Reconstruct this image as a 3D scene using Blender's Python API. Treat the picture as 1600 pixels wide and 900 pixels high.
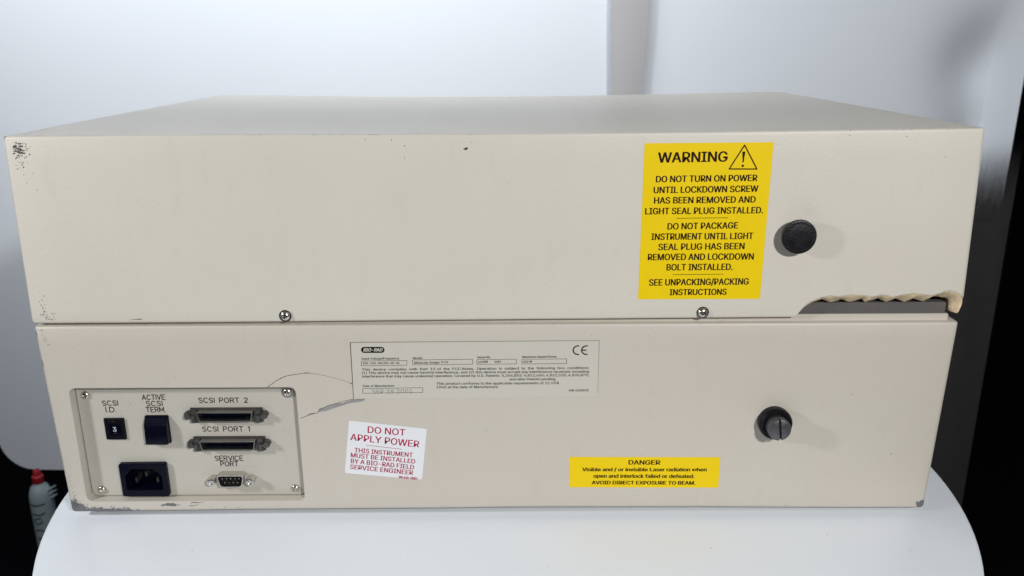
import bpy, bmesh, math, random
from mathutils import Vector, Matrix, noise
for o in list(bpy.data.objects): bpy.data.objects.remove(o)
SC = bpy.context.scene
COL = SC.collection
R = math.radians
MM = 0.001
random.seed(7)

# ------------------------------------------------------------------ camera
cam = bpy.data.cameras.new('camera')
camo = bpy.data.objects.new('camera', cam); COL.objects.link(camo)
CP, CY, CR = 0.2887, 0.0047, -0.0035           # pitch down, yaw right, roll
fw = Vector((math.sin(CY)*math.cos(CP), math.cos(CY)*math.cos(CP), -math.sin(CP)))
rt = Vector((math.cos(CY), -math.sin(CY), 0)); up = rt.cross(fw)
r2 = rt*math.cos(CR) + up*math.sin(CR); u2 = -rt*math.sin(CR) + up*math.cos(CR)
mat = Matrix((r2, u2, -fw)).transposed().to_4x4(); mat.translation = Vector((0.0071, -0.4826, 0.2969))
camo.matrix_world = mat
cam.sensor_width = 36; cam.lens = 1292.96/1600*36
cam.clip_start = 0.01; cam.clip_end = 50
cam.dof.use_dof = True; cam.dof.focus_distance = 0.50; cam.dof.aperture_fstop = 14
SC.camera = camo
SC.render.resolution_x, SC.render.resolution_y = 1024, 576

# ------------------------------------------------------------------ light
w = bpy.data.worlds.new('World'); SC.world = w; w.use_nodes = True
w.node_tree.nodes['Background'].inputs[0].default_value = (0.80, 0.88, 1.0, 1)
w.node_tree.nodes['Background'].inputs[1].default_value = 0.06
SC.view_settings.view_transform = 'Standard'; SC.view_settings.look = 'None'
SC.view_settings.exposure = 0.0; SC.view_settings.gamma = 1.0
def lamp(name, loc, target, size, power, col, shape='DISK', spread=180):
    l = bpy.data.lights.new(name, 'AREA'); l.shape = shape; l.size = size; l.energy = power; l.color = col
    l.spread = R(spread)
    o = bpy.data.objects.new(name, l); COL.objects.link(o); o.location = loc
    o.rotation_euler = (Vector(target)-Vector(loc)).to_track_quat('-Z', 'Y').to_euler()
    return o
lamp('lamp_right', (0.50, -1.0, 0.66), (0.0, 0, 0.12), 0.09, 11.3, (1.0, 0.987, 0.97))
lamp('lamp_left', (-0.75, -0.36, 0.42), (-0.1, 0.05, 0.10), 0.09, 3.5, (0.98, 0.985, 1.0))
bl = lamp('lamp_backdrop', (-0.42, 0.30, 1.12), (-0.38, 0.80, 0.68), 1.3, 7.7, (0.955, 0.975, 1.0), 'RECTANGLE', 118); bl.data.size_y = 0.25

# ------------------------------------------------------------------ materials
def nt(name):
    m = bpy.data.materials.new(name); m.use_nodes = True
    t = m.node_tree; return m, t, t.nodes['Principled BSDF']
def N(t, kind, **kw):
    n = t.nodes.new(kind)
    for k, v in kw.items():
        if k in n.inputs.keys(): n.inputs[k].default_value = v
        else: setattr(n, k, v)
    return n
def simple(name, col, rough=0.5, metal=0.0, bump=0.0, scale=500, vary=0.0, spec=0.5):
    m, t, b = nt(name)
    b.inputs['Base Color'].default_value = (*col, 1); b.inputs['Roughness'].default_value = rough
    b.inputs['Metallic'].default_value = metal; b.inputs['Specular IOR Level'].default_value = spec
    tc = N(t, 'ShaderNodeTexCoord')
    if bump or vary:
        n = N(t, 'ShaderNodeTexNoise', Scale=scale, Detail=4.0); t.links.new(tc.outputs['Object'], n.inputs['Vector'])
        if bump:
            bp = N(t, 'ShaderNodeBump', Strength=bump, Distance=0.0004); t.links.new(n.outputs['Fac'], bp.inputs['Height'])
            t.links.new(bp.outputs['Normal'], b.inputs['Normal'])
        if vary:
            n2 = N(t, 'ShaderNodeTexNoise', Scale=scale*0.12, Detail=5.0); t.links.new(tc.outputs['Object'], n2.inputs['Vector'])
            mx = N(t, 'ShaderNodeMix', data_type='RGBA', clamp_factor=True)
            mx.inputs['A'].default_value = (*[c*(1-vary) for c in col], 1); mx.inputs['B'].default_value = (*[min(1, c*(1+vary)) for c in col], 1)
            t.links.new(n2.outputs['Fac'], mx.inputs['Factor']); t.links.new(mx.outputs['Result'], b.inputs['Base Color'])
            mr = N(t, 'ShaderNodeMapRange'); mr.inputs['To Min'].default_value = max(0, rough-0.1); mr.inputs['To Max'].default_value = min(1, rough+0.1)
            t.links.new(n2.outputs['Fac'], mr.inputs['Value']); t.links.new(mr.outputs['Result'], b.inputs['Roughness'])
    return m

def paint(name, col, spots=(), wearcol=(0.135, 0.137, 0.145)):
    """textured cream enamel: orange peel, faint yellowing and grime, worn spots of bare grey undercoat"""
    m, t, b = nt(name); L = t.links.new
    tc = N(t, 'ShaderNodeTexCoord')
    n1 = N(t, 'ShaderNodeTexNoise', Scale=9.0, Detail=6.0, Roughness=0.6); L(tc.outputs['Object'], n1.inputs['Vector'])
    mx = N(t, 'ShaderNodeMix', data_type='RGBA')
    mx.inputs['A'].default_value = (col[0]*0.985, col[1]*0.945, col[2]*0.94, 1)
    mx.inputs['B'].default_value = (col[0]*1.01, col[1]*1.05, col[2]*1.04, 1)
    L(n1.outputs['Fac'], mx.inputs['Factor'])
    # faint streaky grime
    mp = N(t, 'ShaderNodeMapping'); mp.inputs['Scale'].default_value = (30, 30, 7); L(tc.outputs['Object'], mp.inputs['Vector'])
    n3 = N(t, 'ShaderNodeTexNoise', Scale=2.2, Detail=8.0, Roughness=0.7); L(mp.outputs['Vector'], n3.inputs['Vector'])
    r3 = N(t, 'ShaderNodeMapRange'); r3.inputs['From Min'].default_value = 0.56; r3.inputs['From Max'].default_value = 0.80
    r3.inputs['To Max'].default_value = 0.16; L(n3.outputs['Fac'], r3.inputs['Value'])
    mg = N(t, 'ShaderNodeMix', data_type='RGBA'); mg.inputs['B'].default_value = (col[0]*0.6, col[1]*0.56, col[2]*0.48, 1)
    L(r3.outputs['Result'], mg.inputs['Factor']); L(mx.outputs['Result'], mg.inputs['A'])
    # tiny specks of dirt
    v = N(t, 'ShaderNodeTexNoise', Scale=420.0, Detail=1.0); L(tc.outputs['Object'], v.inputs['Vector'])
    rs = N(t, 'ShaderNodeMapRange'); rs.inputs['From Min'].default_value = 0.775; rs.inputs['From Max'].default_value = 0.81
    rs.inputs['To Max'].default_value = 0.45; L(v.outputs['Fac'], rs.inputs['Value'])
    ms = N(t, 'ShaderNodeMix', data_type='RGBA'); ms.inputs['B'].default_value = (0.16, 0.14, 0.11, 1)
    L(rs.outputs['Result'], ms.inputs['Factor']); L(mg.outputs['Result'], ms.inputs['A'])
    out = ms
    nz = N(t, 'ShaderNodeTexNoise', Scale=330.0, Detail=7.0, Roughness=0.75); L(tc.outputs['Object'], nz.inputs['Vector'])
    height = None
    for (cx, cy, cz, sx, sy, sz, thr) in spots:
        sub = N(t, 'ShaderNodeVectorMath', operation='SUBTRACT'); sub.inputs[1].default_value = (cx*MM, cy*MM, cz*MM)
        L(tc.outputs['Object'], sub.inputs[0])
        sc = N(t, 'ShaderNodeVectorMath', operation='MULTIPLY'); sc.inputs[1].default_value = (1/(sx*MM), 1/(sy*MM), 1/(sz*MM)); L(sub.outputs[0], sc.inputs[0])
        ln = N(t, 'ShaderNodeVectorMath', operation='LENGTH'); L(sc.outputs[0], ln.inputs[0])
        ma = N(t, 'ShaderNodeMath', operation='MULTIPLY_ADD'); ma.inputs[1].default_value = -0.55; ma.inputs[2].default_value = thr
        L(ln.outputs['Value'], ma.inputs[0])
        ad = N(t, 'ShaderNodeMath', operation='ADD'); L(ma.outputs[0], ad.inputs[0]); L(nz.outputs['Fac'], ad.inputs[1])
        mr = N(t, 'ShaderNodeMapRange'); mr.inputs['From Min'].default_value = 0.98; mr.inputs['From Max'].default_value = 1.03; L(ad.outputs[0], mr.inputs['Value'])
        mk = N(t, 'ShaderNodeMix', data_type='RGBA'); mk.inputs['B'].default_value = (*wearcol, 1)
        L(mr.outputs['Result'], mk.inputs['Factor']); L(out.outputs['Result'], mk.inputs['A']); out = mk
    L(out.outputs['Result'], b.inputs['Base Color'])
    b.inputs['Roughness'].default_value = 0.42; b.inputs['Specular IOR Level'].default_value = 0.4
    pe = N(t, 'ShaderNodeTexNoise', Scale=620.0, Detail=2.0, Roughness=0.5); L(tc.outputs['Object'], pe.inputs['Vector'])
    big = N(t, 'ShaderNodeTexNoise', Scale=14.0, Detail=2.0); L(tc.outputs['Object'], big.inputs['Vector'])
    bv = N(t, 'ShaderNodeBevel', samples=4); bv.inputs['Radius'].default_value = 0.0009
    b1 = N(t, 'ShaderNodeBump', Strength=0.27, Distance=0.0005); L(pe.outputs['Fac'], b1.inputs['Height']); L(bv.outputs['Normal'], b1.inputs['Normal'])
    b2 = N(t, 'ShaderNodeBump', Strength=0.25, Distance=0.004); L(big.outputs['Fac'], b2.inputs['Height']); L(b1.outputs['Normal'], b2.inputs['Normal'])
    L(b2.outputs['Normal'], b.inputs['Normal'])
    return m

CREAM = (0.612, 0.583, 0.518)
M = {}
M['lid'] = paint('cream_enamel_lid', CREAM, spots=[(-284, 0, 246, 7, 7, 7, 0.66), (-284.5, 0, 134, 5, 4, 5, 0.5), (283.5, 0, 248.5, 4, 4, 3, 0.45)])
M['base'] = paint('cream_enamel_base_shaded', tuple(c*k for c, k in zip(CREAM, (0.88, 0.86, 0.855))), spots=[(-281.7, 0, 0.5, 13, 9, 10, 1.02), (-264, 0, -1.5, 36, 9, 6.5, 0.98), (-285, 0, 124, 3, 5, 8, 0.72),  # darker than the lid: weaker light low on the front put into colour
    (-284.8, 0, 104, 3, 5, 9, 0.78), (282, 0, 0, 8, 6, 7, 0.98), (255, 0, -1, 32, 5, 1.9, 0.8), (-216.3, 0, 5.9, 12, 3, 2.4, 0.76)])
M['panel'] = paint('cream_enamel_panel_shaded', tuple(c*0.78 for c in CREAM))  # darker cream, with some of the recess shade put into the colour
M['yellow'] = simple('yellow_sticker', (0.80, 0.575, 0.003), 0.45, spec=0.2, bump=0.04, scale=700, vary=0.03)
M['white_sticker'] = simple('white_sticker', (0.72, 0.74, 0.77), 0.35, bump=0.03, scale=500, vary=0.02)
M['spec'] = simple('satin_polycarbonate', (0.545, 0.525, 0.465), 0.33, bump=0.03, scale=900, vary=0.02)
M['black_ink'] = simple('black_ink', (0.012, 0.010, 0.010), 0.7, spec=0.1)
M['brown_ink'] = simple('brown_black_ink', (0.022, 0.008, 0.006), 0.7, spec=0.1)
M['red_ink'] = simple('crimson_ink', (0.36, 0.006, 0.05), 0.7, spec=0.1)
M['grey_ink'] = simple('grey_stamp_ink', (0.20, 0.195, 0.19), 0.7, spec=0.1)
M['engraved'] = simple('black_screen_print', (0.018, 0.017, 0.015), 0.7, spec=0.1)
M['white_ink'] = simple('white_ink', (0.70, 0.72, 0.75), 0.5)
M['black_plastic'] = simple('black_plastic', (0.0016, 0.0022, 0.0085), 0.30, spec=0.14, bump=0.05, scale=300)
M['black_matt'] = simple('black_matt_plastic', (0.004, 0.004, 0.006), 0.42, spec=0.2, bump=0.2, scale=500)
M['void'] = simple('dark_interior', (0.004, 0.004, 0.004), 0.9)
M['steel'] = simple('nickel_plated_steel', (0.62, 0.60, 0.56), 0.24, 1.0, bump=0.05, scale=900, vary=0.1)
M['zinc'] = simple('dull_zinc', (0.30, 0.29, 0.27), 0.42, 1.0, bump=0.12, scale=900, vary=0.25)
M['dark_steel'] = simple('dark_oxide_steel', (0.13, 0.125, 0.12), 0.48, 0.85, bump=0.3, scale=700, vary=0.3)
M['screw_face'] = simple('worn_black_steel', (0.12, 0.12, 0.13), 0.36, 0.75, bump=0.8, scale=420, vary=0.6)
M['grey_band'] = simple('dark_grey_gasket', (0.105, 0.099, 0.096), 0.45, bump=0.1, scale=300, vary=0.1)
M['foam'] = simple('broken_cream_foam', (0.66, 0.53, 0.35), 0.9, bump=1.0, scale=900, vary=0.45)
M['bare'] = simple('bare_grey_undercoat', (0.27, 0.265, 0.265), 0.7, bump=0.4, scale=600, vary=0.25)
M['speck'] = simple('dark_chip', (0.045, 0.045, 0.042), 0.8)
M['crack'] = simple('crack_shadow_gap', (0.06, 0.055, 0.045), 0.9)
M['table'] = simple('white_laminate', (0.83, 0.875, 0.93), 0.38, bump=0.03, scale=120, vary=0.015)
M['backdrop'] = simple('white_paper', (0.77, 0.815, 0.875), 0.75, bump=0.1, scale=60, vary=0.012)
M['strip'] = simple('backdrop_stripe_grey', (0.47, 0.465, 0.475), 0.85, bump=0.1, scale=200, vary=0.02)
M['shade_sheet'] = simple('shade_charcoal', (0.040, 0.037, 0.037), 0.6, bump=0.3, scale=300, vary=0.1)
M['room'] = simple('black_velvet', (0.004, 0.004, 0.006), 0.95, spec=0.1)
M['bottle'] = simple('milky_bottle_plastic', (0.30, 0.37, 0.39), 0.4, vary=0.04, scale=60)
M['red_cap'] = simple('red_cap_plastic', (0.36, 0.012, 0.02), 0.5)
M['pin'] = simple('dull_dark_pin', (0.05, 0.05, 0.055), 0.5, 0.7)
M['plug'] = simple('scratched_black_plug', (0.008, 0.008, 0.010), 0.38, bump=0.5, scale=1300, vary=0.6, spec=0.35)
M['rubber'] = simple('black_rubber', (0.02, 0.02, 0.02), 0.8)

# ------------------------------------------------------------------ helpers (millimetres in, metres out)
ROOTS = {}
def link(name, bm, m, parent=None, smooth=False):
    me = bpy.data.meshes.new(name); bmesh.ops.recalc_face_normals(bm, faces=bm.faces); bm.to_mesh(me); bm.free()
    if m is not None: me.materials.append(m)
    for p in me.polygons: p.use_smooth = smooth
    if smooth: me.set_sharp_from_angle(angle=R(35))
    o = bpy.data.objects.new(name, me); COL.objects.link(o)
    if parent is not None:
        o.parent = parent; o.matrix_parent_inverse = Matrix.Translation(-world_loc(parent))
    return o
def world_loc(o):
    l = Vector(o.location)
    if o.parent is None: return l
    return o.matrix_parent_inverse @ l + world_loc(o.parent)
def empty(name, loc, label, cat, parent=None):
    o = bpy.data.objects.new(name, None); COL.objects.link(o); o.location = Vector(loc)*MM; o.empty_display_size = 0.02
    o['label'] = label; o['category'] = cat
    return o
def add(bm, vs, fs):
    v = [bm.verts.new((a*MM, b*MM, c*MM)) for a, b, c in vs]
    for f in fs:
        try: bm.faces.new([v[i] for i in f])
        except ValueError: pass
    return v
def prism(bm, pts, y0, y1):
    """outline in x,z pushed from depth y0 (front) to y1"""
    n = len(pts)
    add(bm, [(x, y0, z) for x, z in pts] + [(x, y1, z) for x, z in pts],
        [list(range(n)), list(range(2*n-1, n-1, -1))] + [[i, (i+1) % n, n+(i+1) % n, n+i] for i in range(n)])
def prism2(bm, pts, y0, y1, ch):
    """same with a chamfer ch round the front edge"""
    n = len(pts); cx = sum(p[0] for p in pts)/n; cz = sum(p[1] for p in pts)/n
    def shr(p):
        dx, dz = p[0]-cx, p[1]-cz; w_ = max(abs(q[0]-cx) for q in pts); h_ = max(abs(q[1]-cz) for q in pts)
        return (cx+dx*(1-ch/w_), cz+dz*(1-ch/h_))
    ps = [shr(p) for p in pts]
    L = [[(x, y0, z) for x, z in ps], [(x, y0+ch*0.35, z) for x, z in [( (a[0]+b[0]*3)/4, (a[1]+b[1]*3)/4) for a, b in zip(ps, pts)]], [(x, y0+ch, z) for x, z in pts], [(x, y1, z) for x, z in pts]]
    vs = sum(L, []); fs = [list(range(n)), list(range(4*n-1, 3*n-1, -1))]
    for k in range(3):
        fs += [[k*n+i, k*n+(i+1) % n, (k+1)*n+(i+1) % n, (k+1)*n+i] for i in range(n)]
    add(bm, vs, fs)
def tube(bm, outer, inner, y0, y1):
    """ring between two equal-count outlines (open tube)"""
    n = len(outer)
    vs = [(x, y0, z) for x, z in outer]+[(x, y1, z) for x, z in outer]+[(x, y0, z) for x, z in inner]+[(x, y1, z) for x, z in inner]
    fs = []
    for i in range(n):
        j = (i+1) % n
        fs += [[i, j, n+j, n+i], [2*n+i, 3*n+i, 3*n+j, 2*n+j], [i, 2*n+i, 2*n+j, j], [n+i, n+j, 3*n+j, 3*n+i]]
    add(bm, vs, fs)
def rrect(x0, x1, z0, z1, r, k=5):
    p = []
    for cx, cz, a0 in ((x1-r, z1-r, 0), (x0+r, z1-r, 90), (x0+r, z0+r, 180), (x1-r, z0+r, 270)):
        for i in range(k+1):
            a = R(a0+90*i/k); p.append((cx+r*math.cos(a), cz+r*math.sin(a)))
    return p
def rpoly(pts, r, k=4):
    out = []; n = len(pts)
    for i in range(n):
        p = Vector(pts[i]); a = (Vector(pts[i-1])-p); b = (Vector(pts[(i+1) % n])-p)
        a = p+a.normalized()*min(r, a.length/2); b = p+b.normalized()*min(r, b.length/2)
        for j in range(k+1):
            t_ = j/k; q = a*(1-t_)**2+p*2*t_*(1-t_)+b*t_*t_; out.append((q.x, q.y))
    return out
def lathe(bm, x, z, prof, seg=32, ax=0.0, az=0.0):
    """profile [(radius, y)] spun about an axis along y"""
    vs = []; fs = []
    for r, y in prof:
        for i in range(seg):
            a = 2*math.pi*i/seg; vs.append((x+r*math.cos(a)+ax*y, y, z+r*math.sin(a)+az*y))
    n = len(prof)
    for k in range(n-1):
        for i in range(seg):
            j = (i+1) % seg; fs.append([k*seg+i, k*seg+j, (k+1)*seg+j, (k+1)*seg+i])
    fs.append(list(range(seg))); fs.append(list(range((n-1)*seg, n*seg)))
    add(bm, vs, fs)
def box(bm, x0, x1, y0, y1, z0, z1):
    prism(bm, [(x0, z0), (x1, z0), (x1, z1), (x0, z1)], y0, y1)
def boolean(o, cutters, op='DIFFERENCE'):
    for c in cutters:
        md = o.modifiers.new('b', 'BOOLEAN'); md.operation = op; md.object = c; md.solver = 'EXACT'
    dg = bpy.context.evaluated_depsgraph_get(); dg.update()
    me = bpy.data.meshes.new_from_object(o.evaluated_get(dg)); old = o.data; o.modifiers.clear(); o.data = me
    mm = old.materials[0] if old.materials else None
    me.materials.clear()
    if mm: me.materials.append(mm)
    for c in cutters: bpy.data.objects.remove(c)
    return o
def cutter(fn):
    bm = bmesh.new(); fn(bm); return link('cutter', bm, None)

def shell_loops(prof, x0f, x1f, y0, y1, rf, rb, zf, kf=5, kb=7):
    """stack of rounded rectangles; prof = [(s, inset)], zf(x, y, s) gives height; quads all the way and a capped top and bottom"""
    bm = bmesh.new(); NX = 24; loops = []
    for s, ins in prof:
        xl, xr = x0f(s)+ins, x1f(s)-ins; ya, yb = y0+ins, y1-ins; a_, b_ = max(rf-ins, 0.4), max(rb-ins, 0.4)
        P = []
        for i in range(NX+1): t_ = i/NX; P.append((xl+a_+(xr-xl-2*a_)*t_, ya))
        for i in range(1, kf+1): a = R(-90+90*i/kf); P.append((xr-a_+a_*math.cos(a), ya+a_+a_*math.sin(a)))
        for i in range(kb+1): a = R(90*i/kb); P.append((xr-b_+b_*math.cos(a), yb-b_+b_*math.sin(a)))
        for i in range(1, NX+1): t_ = i/NX; P.append((xr-b_-(xr-xl-2*b_)*t_, yb))
        for i in range(1, kb+1): a = R(90+90*i/kb); P.append((xl+b_+b_*math.cos(a), yb-b_+b_*math.sin(a)))
        for i in range(kf): a = R(180+90*i/kf); P.append((xl+a_+a_*math.cos(a), ya+a_+a_*math.sin(a)))
        loops.append([bm.verts.new((x*MM, y*MM, zf(x, y, s)*MM)) for x, y in P])
    n = len(loops[0])
    for A, B in zip(loops, loops[1:]):
        for i in range(n): j = (i+1) % n; bm.faces.new((A[i], A[j], B[j], B[i]))
    back0 = NX+1+kf+kb            # index of first back-row vertex (right end)
    for Lp, flip in ((loops[-1], 0), (loops[0], 1)):
        for i in range(NX):
            bm.faces.new((Lp[i], Lp[i+1], Lp[back0+NX-i-1], Lp[back0+NX-i]))
        bm.faces.new(Lp[NX:back0+1]); bm.faces.new(Lp[back0+NX:]+[Lp[0]])
    return bm

def itp(tab, x):
    if x <= tab[0][0]: return tab[0][1]
    for (a, va), (b, vb) in zip(tab, tab[1:]):
        if x <= b: return va+(vb-va)*(x-a)/(b-a)
    return tab[-1][1]

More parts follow.
